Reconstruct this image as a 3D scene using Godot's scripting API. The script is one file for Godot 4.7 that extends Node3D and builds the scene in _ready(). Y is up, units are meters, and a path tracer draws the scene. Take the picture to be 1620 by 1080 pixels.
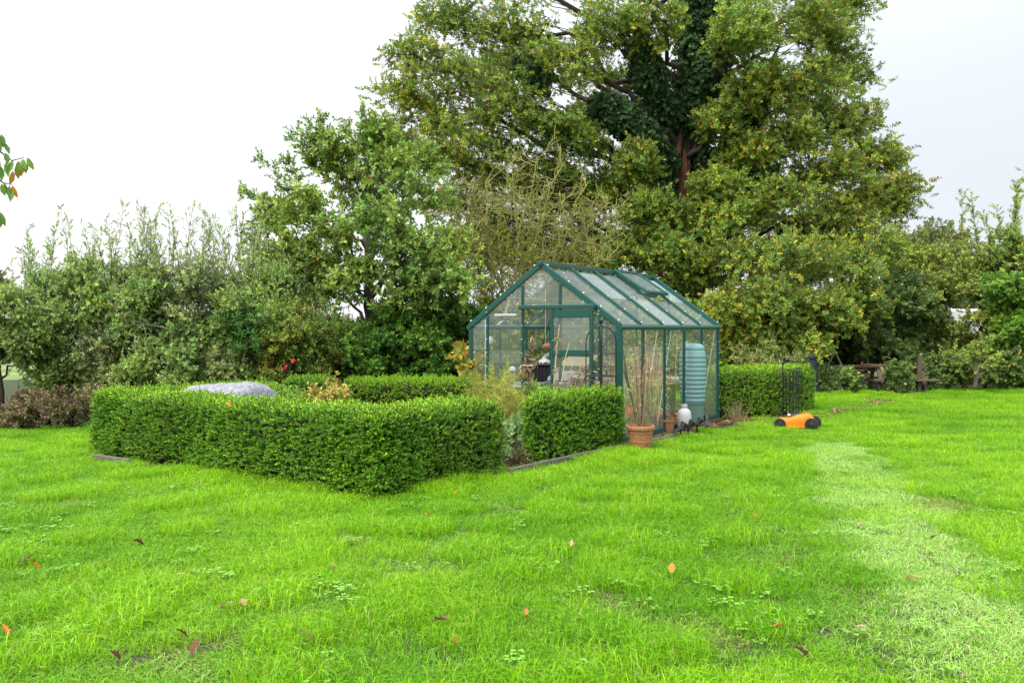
extends Node3D
# A lawn with clipped box hedges, a green greenhouse and a great autumn oak behind, under an overcast sky.

var rng := RandomNumberGenerator.new()
var fine := FastNoiseLite.new()
var M := {}
var grain: Texture2D
var mottle: Texture2D
var bump: Texture2D


class B:   # collects the faces of one mesh
	var v := PackedVector3Array()
	var n := PackedVector3Array()
	var c := PackedColorArray()
	var ix := PackedInt32Array()
	var col := Color(1, 1, 1)

	func tri(a: Vector3, b: Vector3, d: Vector3) -> void:
		var m := (d - a).cross(b - a).normalized()
		var k := v.size()
		v.append(a); v.append(b); v.append(d)
		n.append(m); n.append(m); n.append(m)
		c.append(col); c.append(col); c.append(col)
		ix.append(k); ix.append(k + 1); ix.append(k + 2)

	func face(p: PackedVector3Array, out: Vector3) -> void:   # a convex polygon whose front looks along out
		var flip := (p[2] - p[0]).cross(p[1] - p[0]).dot(out) < 0.0
		for i in range(1, p.size() - 1):
			if flip:
				tri(p[0], p[i + 1], p[i])
			else:
				tri(p[0], p[i], p[i + 1])

	func box(at: Vector3, size: Vector3, turn := Basis(), bev := 0.0) -> void:
		var h := size * 0.5
		bev = minf(bev, 0.45 * minf(h.x, minf(h.y, h.z)) * 2.0)
		for ax in 3:
			for s in [-1.0, 1.0]:
				var q := PackedVector3Array()
				for k in [[-1.0, -1.0], [1.0, -1.0], [1.0, 1.0], [-1.0, 1.0]]:
					var w := Vector3(s, s, s)
					w[(ax + 1) % 3] = k[0]
					w[(ax + 2) % 3] = k[1]
					var e := h - Vector3(bev, bev, bev)
					e[ax] = h[ax]
					q.append(at + turn * (e * w))
				var o := Vector3.ZERO
				o[ax] = s
				face(q, turn * o)
		if bev <= 0.0:
			return
		for ax in 3:   # the chamfers that run along axis ax
			var i := (ax + 1) % 3
			var j := (ax + 2) % 3
			for s in [-1.0, 1.0]:
				for u in [-1.0, 1.0]:
					var q := PackedVector3Array()
					for k in [[-1.0, i], [1.0, i], [1.0, j], [-1.0, j]]:
						var e := h - Vector3(bev, bev, bev)
						e[k[1]] = h[k[1]]
						var w := Vector3.ZERO
						w[ax] = k[0]
						w[i] = s
						w[j] = u
						q.append(at + turn * (e * w))
					var o := Vector3.ZERO
					o[i] = s
					o[j] = u
					face(q, turn * o)
		for sx in [-1.0, 1.0]:
			for sy in [-1.0, 1.0]:
				for sz in [-1.0, 1.0]:
					var q := PackedVector3Array()
					for ax in 3:
						var e := h - Vector3(bev, bev, bev)
						e[ax] = h[ax]
						q.append(at + turn * (e * Vector3(sx, sy, sz)))
					face(q, turn * Vector3(sx, sy, sz))

	func beam(a: Vector3, b: Vector3, w: float, d: float, up := Vector3.UP, bev := 0.0) -> void:   # a bar from a to b, w across and d along up
		var y := (b - a).normalized()
		if absf(y.dot(up)) > 0.99:
			up = Vector3.BACK
		var x := y.cross(up).normalized()
		box((a + b) * 0.5, Vector3(w, a.distance_to(b), d), Basis(x, y, x.cross(y)), bev)

	func tube(p: PackedVector3Array, r: PackedFloat32Array, sides := 6, cap := true) -> void:
		var side := Vector3.ZERO
		var k0 := v.size()
		for i in p.size():
			var t := (p[mini(i + 1, p.size() - 1)] - p[maxi(i - 1, 0)]).normalized()
			if side == Vector3.ZERO:
				side = t.cross(Vector3.RIGHT if absf(t.x) < 0.8 else Vector3.UP).normalized()
			side = (side - t * side.dot(t)).normalized()
			var other := t.cross(side)
			for j in sides:
				var a := TAU * j / sides
				var d := side * cos(a) + other * sin(a)
				v.append(p[i] + d * r[i])
				n.append(d)
				c.append(col)
		for i in p.size() - 1:
			for j in sides:
				var a := k0 + i * sides + j
				var b := k0 + i * sides + (j + 1) % sides
				ix.append_array(PackedInt32Array([a, a + sides, b, b, a + sides, b + sides]))
		if cap:
			for e in [0, p.size() - 1]:
				var ring := PackedVector3Array()
				for j in sides:
					ring.append(v[k0 + e * sides + j])
				face(ring, (p[0] - p[1]) if e == 0 else (p[-1] - p[-2]))

	func rod(a: Vector3, b: Vector3, r: float, sides := 8) -> void:
		tube(PackedVector3Array([a, b]), PackedFloat32Array([r, r]), sides)

	func lathe(prof: Array, sides: int, xf := Transform3D()) -> void:   # prof: Vector2(radius, height), from below outwards and up
		var sn := []
		for i in prof.size() - 1:
			var d: Vector2 = prof[i + 1] - prof[i]
			sn.append(Vector2(d.y, -d.x).normalized())
		for i in prof.size() - 1:
			var na: Vector2 = sn[i]
			var nb: Vector2 = sn[i]
			if i > 0 and sn[i - 1].dot(sn[i]) > 0.7:
				na = (sn[i - 1] + sn[i]).normalized()
			if i < sn.size() - 1 and sn[i + 1].dot(sn[i]) > 0.7:
				nb = (sn[i + 1] + sn[i]).normalized()
			var k := v.size()
			for j in sides + 1:
				var a := TAU * j / sides
				var e := Vector3(cos(a), 0, sin(a))
				v.append(xf * (e * prof[i].x + Vector3(0, prof[i].y, 0)))
				v.append(xf * (e * prof[i + 1].x + Vector3(0, prof[i + 1].y, 0)))
				n.append((xf.basis * (e * na.x + Vector3(0, na.y, 0))).normalized())
				n.append((xf.basis * (e * nb.x + Vector3(0, nb.y, 0))).normalized())
				c.append(col); c.append(col)
			for j in sides:
				var a := k + j * 2
				ix.append_array(PackedInt32Array([a, a + 2, a + 1, a + 2, a + 3, a + 1]))

	func grid(p: Array, close := false) -> void:   # rows of points, smooth
		var rows: int = p.size()
		var cols: int = p[0].size()
		var k := v.size()
		for i in rows:
			for j in cols:
				var du: Vector3 = p[mini(i + 1, rows - 1)][j] - p[maxi(i - 1, 0)][j]
				var dv: Vector3 = p[i][mini(j + 1, cols - 1)] - p[i][maxi(j - 1, 0)]
				v.append(p[i][j])
				n.append(dv.cross(du).normalized())
				c.append(col)
		for i in rows - 1:
			for j in cols - 1:
				var a := k + i * cols + j
				ix.append_array(PackedInt32Array([a, a + cols, a + 1, a + 1, a + cols, a + cols + 1]))

	func leaf(at: Vector3, along: Vector3, up: Vector3, l: float, w: float, shape := 0, droop := 0.15, fold := 0.12) -> void:
		var s := along.cross(up).normalized()
		up = s.cross(along).normalized()
		var half := [[Vector2(0.45, 0.5)], [Vector2(0.25, 0.36), Vector2(0.6, 0.46)], [Vector2(0.08, 0.06), Vector2(0.22, 0.2), Vector2(0.3, 0.12), Vector2(0.45, 0.36), Vector2(0.54, 0.2), Vector2(0.7, 0.48), Vector2(0.8, 0.24), Vector2(0.92, 0.26)]][shape] as Array
		for side in [-1.0, 1.0]:
			var last := at
			var last_mid := at
			for q in half:
				var m: Vector3 = at + along * (l * q.x) - up * (l * droop * q.x * q.x)
				var e: Vector3 = m + s * (side * q.y * w) + up * (fold * w * q.y * 2.0)
				if last != last_mid:
					tri(last_mid, last, e)
				if shape > 0:
					tri(last_mid, e, m)
				else:
					tri(at, e, at + along * l - up * (l * droop))
				last = e
				last_mid = m
			if shape > 0:
				tri(last_mid, last, at + along * l - up * (l * droop))

	func done() -> ArrayMesh:
		var a := []
		a.resize(Mesh.ARRAY_MAX)
		a[Mesh.ARRAY_VERTEX] = v
		a[Mesh.ARRAY_NORMAL] = n
		a[Mesh.ARRAY_COLOR] = c
		a[Mesh.ARRAY_INDEX] = ix
		var m := ArrayMesh.new()
		m.add_surface_from_arrays(Mesh.PRIMITIVE_TRIANGLES, a)
		return m


func lin(r: float, g: float, b: float) -> Color:
	return Color(r, g, b).linear_to_srgb()


func mat(called: String, col: Color, rough := 0.7, tex: Texture2D = null, scale := 1.0, height := 0.0) -> StandardMaterial3D:
	var m := StandardMaterial3D.new()
	m.resource_name = called
	m.albedo_color = col.linear_to_srgb()
	m.roughness = rough
	m.vertex_color_use_as_albedo = true
	if tex:
		m.albedo_texture = tex
		m.uv1_triplanar = true
		m.uv1_scale = Vector3(scale, scale, scale)
	if height > 0.0:
		m.heightmap_enabled = true
		m.heightmap_texture = bump
		m.heightmap_scale = height
		m.uv1_triplanar = true
		m.uv1_scale = Vector3(scale, scale, scale)
	M[called] = m
	return m


func leafy(called: String, through := 0.75, rough := 0.5) -> StandardMaterial3D:
	var m := mat(called, Color(1, 1, 1), rough)
	m.backlight_enabled = true
	m.backlight = Color(through, through, through)
	m.metallic_specular = 0.35
	return m


func noise_texture(freq: float, seed_: int, dark: float, octaves := 5) -> Texture2D:
	var f := FastNoiseLite.new()
	f.seed = seed_
	f.frequency = freq
	f.fractal_octaves = octaves
	var g := Gradient.new()
	g.set_color(0, Color(dark, dark, dark))
	g.set_color(1, Color(1, 1, 1))
	var t := NoiseTexture2D.new()
	t.width = 512
	t.height = 512
	t.seamless = true
	t.noise = f
	t.color_ramp = g
	return t


func put(called: String, b: B, m: Material, parent: Node = self) -> MeshInstance3D:
	return lay(called, b.done(), m, parent)


func lay(called: String, mesh: Mesh, m: Material, parent: Node = self) -> MeshInstance3D:
	var o := MeshInstance3D.new()
	o.name = called
	o.mesh = mesh
	o.material_override = m
	parent.add_child(o, true)
	return o


func tag(o: Node, label: String, category: String, group := "", kind := "") -> Node:
	if label: o.set_meta("label", label)
	if category: o.set_meta("category", category)
	if group: o.set_meta("group", group)
	if kind: o.set_meta("kind", kind)
	return o


func thing(called: String, label: String, category: String, at := Vector3.ZERO, turn := 0.0, group := "") -> Node3D:
	var o := Node3D.new()
	o.name = called
	add_child(o, true)
	o.position = at
	o.rotation.y = turn
	tag(o, label, category, group)
	return o


func again(o: Node3D, label: String, at: Vector3, turn := 0.0) -> Node3D:   # one more of a kind, with its parts
	var c: Node3D = o.duplicate()
	c.name = str(o.name)
	add_child(c, true)
	c.position = at
	c.rotation.y = turn
	c.set_meta("label", label)
	return c


func scatter(called: String, mesh: Mesh, m: Material, where: Array, tint: Array, parent: Node) -> void:
	if where.is_empty():
		return
	var mm := MultiMesh.new()
	mm.transform_format = MultiMesh.TRANSFORM_3D
	mm.use_colors = true
	mm.mesh = mesh
	mm.instance_count = where.size()
	for i in where.size():
		mm.set_instance_transform(i, where[i])
		mm.set_instance_color(i, tint[i])
	var o := MultiMeshInstance3D.new()
	o.name = called
	o.multimesh = mm
	o.material_override = m
	parent.add_child(o, true)
	o.set_meta("kind", "stuff")


func gy(x: float, z: float) -> float:   # the lawn falls a little away from the viewer
	return -clampf(0.012 * (-z - 7.4), 0.0, 0.08)


func on(p: Vector3, lift := 0.0) -> Vector3:
	return Vector3(p.x, gy(p.x, p.z) + lift, p.z)


func rand_dir() -> Vector3:
	var y := rng.randf_range(-1, 1)
	var a := rng.randf() * TAU
	var r := sqrt(1 - y * y)
	return Vector3(r * cos(a), y, r * sin(a))


func facing(y: Vector3, size: float) -> Transform3D:   # a turn that carries +Y to y, with a random roll
	y = y.normalized()
	var x := y.cross(rand_dir()).normalized()
	return Transform3D(Basis(x * size, y * size, x.cross(y) * size), Vector3.ZERO)


func pick(pal: Array) -> Color:   # [weight, colour] pairs; a colour that varies a little
	var all := 0.0
	for p in pal:
		all += p[0]
	var t := rng.randf() * all
	for p in pal:
		t -= p[0]
		if t <= 0.0:
			var k := rng.randf_range(0.75, 1.25)
			return Color(p[1].r * k * rng.randf_range(0.9, 1.1), p[1].g * k, p[1].b * k)
	return pal[0][1]


func sprig(nl: int, length: float, ll: float, lw: float, spread: float, pal: Array, shape := 0, wood := Color(0.06, 0.045, 0.03), droop := 0.15) -> ArrayMesh:
	var b := B.new()
	b.col = wood
	if length > 0.0:
		b.tube(PackedVector3Array([Vector3.ZERO, Vector3(0, length * 0.95, 0)]), PackedFloat32Array([length * 0.012, length * 0.005]), 3, false)
	for i in nl:
		var t := float(i + 1) / nl
		var a := i * 2.4 + rng.randf_range(-0.4, 0.4)
		var e := Vector3(cos(a), 0, sin(a))
		var tilt := spread * rng.randf_range(0.7, 1.2) * lerpf(1.0, 0.55, t * t)
		var along := (Vector3.UP * cos(tilt) + e * sin(tilt)).normalized()
		var up := (Vector3.UP * sin(tilt) - e * cos(tilt) + rand_dir() * 0.5).normalized()
		b.col = pick(pal)
		var k := rng.randf_range(0.7, 1.15)
		b.leaf(Vector3(0, length * lerpf(0.15, 1.0, t), 0), along, up, ll * k, lw * k, shape, droop)
	return b.done()


func bend(a: Vector3, b: Vector3, lift: Vector3, wob: float, k := 5) -> PackedVector3Array:
	var p := PackedVector3Array()
	for i in k + 1:
		var t := float(i) / k
		var q := a.lerp(b, t) + lift * (4.0 * t * (1.0 - t))
		if i > 0 and i < k:
			q += rand_dir() * wob
		p.append(q)
	return p


func taper(a: float, b: float, k: int) -> PackedFloat32Array:
	var r := PackedFloat32Array()
	for i in k:
		r.append(lerpf(a, b, float(i) / maxi(k - 1, 1)))
	return r


func inside(p: Vector2, poly: PackedVector2Array) -> bool:
	return Geometry2D.is_point_in_polygon(p, poly)


func flat(pts: Array) -> PackedVector2Array:
	var q := PackedVector2Array()
	for p in pts:
		q.append(Vector2(p.x, p.z))
	return q


func near_line(p: Vector2, line: PackedVector2Array) -> float:
	var best := 1e9
	for i in line.size() - 1:
		best = minf(best, p.distance_to(Geometry2D.get_closest_point_to_segment(p, line[i], line[i + 1])))
	return best


# A woody plant: trunk, one limb to each mass of foliage (centre, radius), twigs and leaf sprays spread through that mass.
func grow(t: Node3D, trunk: PackedVector3Array, r0: float, lobes: Array, o: Dictionary) -> void:
	var bark: Material = o.bark
	var leaves: Array = o.leaves          # meshes
	var tints: Array = o.tints            # [weight, colour]
	var subs: int = o.get("subs", 40)
	var per: int = o.get("per", 12)
	var where := []
	var tint := []
	for l in leaves:
		where.append([])
		tint.append([])
	if r0 > 0.0:
		var b := B.new()
		var r := taper(r0, r0 * 0.45, trunk.size())
		r[0] = r0 * 1.35
		b.tube(trunk, r, 12)
		put("trunk", b, bark, t)
	var twigs := B.new()
	var top: Vector3 = trunk[-1]
	for lobe in lobes:
		var c: Vector3 = lobe[0]
		var rad: float = lobe[1]
		var flat_d := Vector2(c.x - trunk[0].x, c.z - trunk[0].z).length()
		var want := c.y - 0.45 * flat_d - 0.2 * rad
		var from := trunk[0]
		for i in trunk.size() - 1:
			if want >= trunk[i].y:
				var f := clampf((want - trunk[i].y) / maxf(trunk[i + 1].y - trunk[i].y, 0.01), 0.0, 1.0)
				from = trunk[i].lerp(trunk[i + 1], f)
		var limb := bend(from, c + Vector3(0, rad * 0.3, 0), Vector3(0, 0.08 * from.distance_to(c), 0), o.get("wob", 0.12) * rad, 9)
		var lr: float = o.get("limb", 0.06) * (0.6 + 0.4 * rad)
		var b := B.new()
		b.tube(limb, taper(lr, lr * 0.3, limb.size()), 6)
		put("limb", b, bark, t)
		var out := (c - Vector3(trunk[0].x, minf(c.y, top.y), trunk[0].z))
		out.y *= 0.6
		out = out.normalized() * o.get("push", 0.35)
		var mass := pick(tints)
		var count := int(subs * rng.randf_range(0.65, 1.1))
		for s in count:
			var d := (rand_dir() + out + Vector3(0, o.get("rise", 0.25), 0)).normalized()
			var tip := c + d * rad * rng.randf_range(0.55, 1.08) * Vector3(1, o.get("squash", 0.8), 1)
			var k := rng.randi_range(4, limb.size() - 1)
			var sub := bend(limb[k], tip, Vector3(0, 0.1 * rad, 0) * o.get("arch", 1.0), 0.17 * rad, 5)
			var sr: float = minf(lr * 0.15, 0.016)
			twigs.tube(sub, taper(sr, sr * 0.25, 6), 4, false)
			var clump := mass.lerp(pick(tints), 0.6)
			for q in per:
				var f := rng.randf_range(0.35, 1.0)
				var j := mini(int(f * 5), 4)
				var p := sub[j].lerp(sub[j + 1], f * 5 - j)
				var dir := ((sub[j + 1] - sub[j]).normalized() * 0.6 + rand_dir() + Vector3(0, 0.35, 0)).normalized()
				var which := 0
				if leaves.size() > 1:
					which = rng.randi_range(0, leaves.size() - 1)
				var x := facing(dir, rng.randf_range(0.75, 1.25))
				x.origin = p + rand_dir() * rng.randf() * o.get("loose", 0.12)
				where[which].append(x)
				var g := rng.randf_range(0.85, 1.15)
				tint[which].append(Color(clump.r * g, clump.g * g, clump.b * g))
	for s in o.get("shoots", []):       # straight young shoots: foot, tip, sprays along them
		var sh := bend(s[0], s[1], rand_dir() * 0.05, 0.02, 4)
		twigs.tube(sh, taper(0.006, 0.0025, 5), 4, false)
		var n: int = s[2]
		for q in n:
			var f := (q + rng.randf()) / n
			var j := mini(int(f * 4), 3)
			var which := rng.randi_range(0, leaves.size() - 1)
			var x := facing((sh[j + 1] - sh[j]).normalized() + rand_dir() * 0.9, rng.randf_range(0.6, 1.0) * o.get("shoot_leaf", 1.0))
			x.origin = sh[j].lerp(sh[j + 1], f * 4 - j) + rand_dir() * 0.03
			where[which].append(x)
			tint[which].append(pick(tints))
	if twigs.v.size():
		put("twigs", twigs, o.get("twig_bark", bark), t).set_meta("kind", "stuff")
	for i in leaves.size():
		scatter("foliage", leaves[i], o.leaf, where[i], tint[i], t)


# A bush given by its width, height and depth: its foliage masses fill that space.
func bush(called: String, label: String, category: String, at: Vector3, w: float, h: float, d: float, n: int, o: Dictionary, group := "") -> Node3D:
	var t := thing(called, label, category, on(at), 0.0, group)
	var lobes := []
	var low: float = o.get("low", 0.12)
	for i in n:
		var a := rng.randf() * TAU
		var r := sqrt(rng.randf())
		var y := lerpf(low, 0.86, (i + rng.randf()) / n)
		var k := sqrt(1.0 - pow(absf(y - 0.4) / 0.75, 2.0))
		lobes.append([Vector3(cos(a) * r * w * 0.36 * k, y * h, sin(a) * r * d * 0.36 * k), 0.27 * minf(w, h) * rng.randf_range(0.8, 1.15)])
	var shoots := []
	for i in int(o.get("n_shoots", 0)):
		var x := rng.randf_range(-0.48, 0.48) * w
		var f := Vector3(x, h * rng.randf_range(0.7, 0.9), rng.randf_range(-0.3, 0.3) * d)
		var l: float = o.get("shoot", 0.9) * rng.randf_range(0.25, 1.2)
		var lean := 0.45 * fine.get_noise_1d(x * 3.0 + at.x * 9.0) + rng.randf_range(-0.28, 0.28)
		shoots.append([f, f + Vector3(lean * l, l * sqrt(maxf(0.3, 1.0 - lean * lean)), rng.randf_range(-0.35, 0.35) * l), int(l * o.get("shoot_n", 16) * rng.randf_range(0.6, 1.2))])
	var q := o.duplicate()
	q.shoots = shoots
	grow(t, PackedVector3Array([Vector3(0, -0.05, 0), Vector3(0.03, h * 0.2, 0), Vector3(-0.02, h * 0.42, 0.03)]), o.get("stem", 0.04), lobes, q)
	return t


func _ready() -> void:
	rng.seed = 41
	fine.seed = 5
	fine.frequency = 1.0
	fine.fractal_octaves = 3
	var cam := Camera3D.new()
	cam.name = "camera"
	cam.projection = Camera3D.PROJECTION_FRUSTUM
	cam.near = 0.1
	cam.far = 2000.0
	cam.size = 0.1 * 1080.0 / 1400.0                       # a lens of 42 degrees, shifted down so that upright things stay upright
	cam.frustum_offset = Vector2(0, -0.1 * 22.0 / 1400.0)
	cam.position = Vector3(0, 1.45, 0)
	add_child(cam)
	cam.current = true
	var env := Environment.new()
	env.tonemap_mode = Environment.TONE_MAPPER_LINEAR
	env.background_mode = Environment.BG_SKY
	env.sdfgi_enabled = true
	env.ssao_enabled = true
	env.ssil_enabled = true
	env.tonemap_exposure = 1.9
	var sky := Sky.new()
	var pm := PanoramaSkyMaterial.new()
	pm.panorama = overcast()
	sky.sky_material = pm
	env.sky = sky
	var we := WorldEnvironment.new()
	we.name = "overcast_sky"
	we.environment = env
	add_child(we)
	var sun := DirectionalLight3D.new()
	sun.name = "sun"
	sun.light_color = Color(1.0, 0.96, 0.88)
	sun.light_energy = 0.5
	sun.light_angular_distance = 25.0
	sun.shadow_enabled = true
	sun.rotation_degrees = Vector3(-52, -38, 0)
	add_child(sun)

	materials()
	setting()
	lawn()
	hedges()
	trees()
	greenhouse()
	garden()
	far_side()
	fallen_leaves()


# An overcast sky: about two and a half times as bright overhead as at the horizon, a little brighter where the sun stands behind the cloud.
func overcast() -> Texture2D:
	var f := FastNoiseLite.new()
	f.seed = 9
	f.frequency = 1.1
	f.fractal_octaves = 4
	var w := 512
	var h := 256
	var im := Image.create(w, h, false, Image.FORMAT_RGBF)
	for j in h:
		var el := PI * (0.5 - (j + 0.5) / h)
		for i in w:
			var az := TAU * (i + 0.5) / w
			var d := Vector3(cos(el) * sin(az), sin(el), -cos(el) * cos(az))
			var up := maxf(d.y, 0.0)
			var l := 0.53 * (1.0 + 2.3 * up * smoothstep(0.1, 0.9, up))
			var side := 0.5 - 0.5 * d.x
			l *= lerpf(0.94, 1.16, smoothstep(0.25, 0.75, side))
			l *= 1.0 + 0.045 * f.get_noise_3d(d.x * 1.3, d.y * 3.0, d.z * 1.3)
			var cool := lerpf(0.11, 0.012, smoothstep(0.25, 0.75, side))
			im.set_pixel(i, j, Color(l * (1.0 - cool), l * (1.0 - cool * 0.45), l * 1.02))
	return ImageTexture.create_from_image(im)


func materials() -> void:
	grain = noise_texture(0.02, 3, 0.55)
	mottle = noise_texture(0.006, 4, 0.6, 4)
	bump = noise_texture(0.03, 7, 0.0)
	leafy("leaf")
	leafy("grass_blade", 0.72, 0.42)
	leafy("box_leaf", 0.5, 0.4)
	leafy("ivy_leaf", 0.4, 0.38)
	mat("earth", Color(0.045, 0.035, 0.024), 0.95, grain, 1.7, 2.0)
	mat("turf_soil", Color(0.05, 0.075, 0.012), 0.95, grain, 2.3, 1.0)
	mat("meadow", Color(0.22, 0.3, 0.07), 0.95, mottle, 0.07)
	mat("oak_bark", Color(0.11, 0.08, 0.06), 0.9, grain, 1.5, 3.0)
	mat("grey_bark", Color(0.24, 0.21, 0.16), 0.9, grain, 3.0, 1.5)
	mat("dark_bark", Color(0.05, 0.04, 0.03), 0.9, grain, 3.0, 1.0)
	mat("lichen_bark", Color(0.47, 0.47, 0.14), 0.95, grain, 5.0)
	mat("core_twigs", Color(0.06, 0.05, 0.028), 0.95, grain, 9.0, 2.0)
	mat("plain", Color(1, 1, 1), 0.8)
	mat("timber", Color(0.2, 0.15, 0.1), 0.85, grain, 4.0, 0.6)
	mat("grey_timber", Color(0.25, 0.22, 0.17), 0.9, grain, 5.0, 0.6)


var strip := flat([Vector3(3.724, -0.05, -11.536), Vector3(4.631, -0.05, -11.536), Vector3(3.445, 0, -7.199), Vector3(2.78, 0, -4.927), Vector3(2.369, 0, -3.645), Vector3(1.709, 0, -3.518), Vector3(2.105, 0, -5.457), Vector3(2.534, -0.001, -7.467)])
var tracks := [flat([Vector3(-1.344, 0, -3.549), Vector3(-1.173, 0, -4.212), Vector3(-0.663, 0, -5.457), Vector3(-0.24, 0, -6.722), Vector3(0.414, -0.011, -8.278)]), flat([Vector3(1.813, -0.013, -8.462), Vector3(1.795, 0, -6.612), Vector3(1.71, 0, -4.988), Vector3(1.611, 0, -3.889), Vector3(1.572, 0, -3.549)]), flat([Vector3(2.876, -0.012, -8.388), Vector3(4.007, -0.022, -9.197), Vector3(5.615, -0.025, -9.472)])]
var ditch := [Vector3(3.469, -0.069, -13.125), Vector3(4.386, -0.08, -14.28), Vector3(5.433, -0.08, -15.522), Vector3(6.479, -0.08, -16.734), Vector3(8.009, -0.08, -18.626), Vector3(9.267, -0.08, -20.208)]
# the planted ground: hedges, beds and greenhouse stand in it, and no grass grows there
var bed := flat([Vector3(-1.173, -0.001, -7.467), Vector3(-4.748, -0.032, -10.072), Vector3(-5.0, 0, -10.4), Vector3(-3.4, 0, -13.3), Vector3(0.2, 0, -16.5), Vector3(3.0, 0, -18.5), Vector3(5.7, 0, -18.2), Vector3(5.468, -0.08, -15.75), Vector3(4.506, -0.08, -14.671), Vector3(3.052, -0.067, -12.946), Vector3(2.295, -0.057, -12.123), Vector3(1.78, -0.047, -11.33), Vector3(1.352, -0.041, -10.815), Vector3(0.078, -0.02, -9.066)])


func setting() -> void:
	var b := B.new()
	var rows := []
	var zs := [30.0, 4.0]
	var z := 2.0
	while z > -30.0:
		zs.append(z)
		z -= 1.0
	zs.append_array([-40.0, -70.0, -140.0, -300.0, -700.0, -1500.0])
	for q in zs:
		var row := []
		for x in [-1500.0, -400.0, -100.0, -30.0, -12.0, -6.0, 0.0, 6.0, 12.0, 30.0, 100.0, 400.0, 1500.0]:
			row.append(Vector3(x, gy(x, q) - 0.012, q))
		rows.append(row)
	b.grid(rows)
	tag(put("ground", b, M.meadow), "pale green meadow that runs on beyond the hedgerow", "ground", "", "structure")
	b = B.new()
	rows = []
	z = 1.0
	while z > -26.5:
		var row := []
		for i in 41:
			row.append(Vector3(-17 + i, gy(0, z) - 0.004 + 0.006 * fine.get_noise_2d(i * 0.7, z * 0.7), z))
		rows.append(row)
		z -= 0.5
	b.grid(rows)
	tag(put("lawn_soil", b, M.turf_soil), "mossy soil that shows between the blades of the lawn", "ground", "", "structure")
	b = B.new()
	var poly := PackedVector3Array()
	var pts := Geometry2D.offset_polygon(bed, 0.02)[0] as PackedVector2Array
	var ids := Geometry2D.triangulate_polygon(pts)
	for i in range(0, ids.size(), 3):
		var tri := PackedVector3Array()
		for k in 3:
			var p := pts[ids[i + k]]
			tri.append(Vector3(p.x, gy(p.x, p.y) + 0.008, p.y))
		b.face(tri, Vector3.UP)
	tag(put("bed_soil", b, M.earth), "dark bare soil of the garden bed among the box hedges", "soil", "", "structure")
	b = B.new()                                             # the ditch of dead leaves that runs on from the bed edge across the far lawn
	for i in ditch.size() - 1:
		var a: Vector3 = ditch[i]
		var c: Vector3 = ditch[i + 1]
		var s := (c - a).cross(Vector3.UP).normalized() * 0.16
		b.face(PackedVector3Array([on(a + s, 0.012), on(c + s, 0.012), on(c - s, 0.012), on(a - s, 0.012)]), Vector3.UP)
	tag(put("soil_path", b, M.earth), "thin worn strip of soil and leaf litter crossing the far lawn", "path", "", "structure")


func grass_patch(size: float, n: int, h: float, w: float, lean: float, pal: Array) -> ArrayMesh:
	var b := B.new()
	for i in n:
		var r := size * 0.5 * sqrt(rng.randf()) * 1.15
		var a := rng.randf() * TAU
		var at := Vector3(cos(a) * r, -0.006, sin(a) * r)
		var d := Vector3(rng.randfn(), 0, rng.randfn()) * lean
		var l := h * rng.randf_range(0.45, 1.2)
		var mid := at + Vector3(d.x * 0.3, 0.62, d.z * 0.3) * l
		var tip := at + Vector3(d.x, 1.0 - 0.3 * minf(d.length(), 1.6), d.z) * l
		var s := Vector3(cos(a * 7.3), 0, sin(a * 7.3)) * (w * rng.randf_range(0.6, 1.2) * 0.5)
		b.col = pick(pal)
		b.tri(at - s, mid - s * 0.85, mid + s * 0.85)
		b.tri(at - s, mid + s * 0.85, at + s)
		b.tri(mid - s * 0.85, tip, mid + s * 0.85)
	return b.done()


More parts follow.
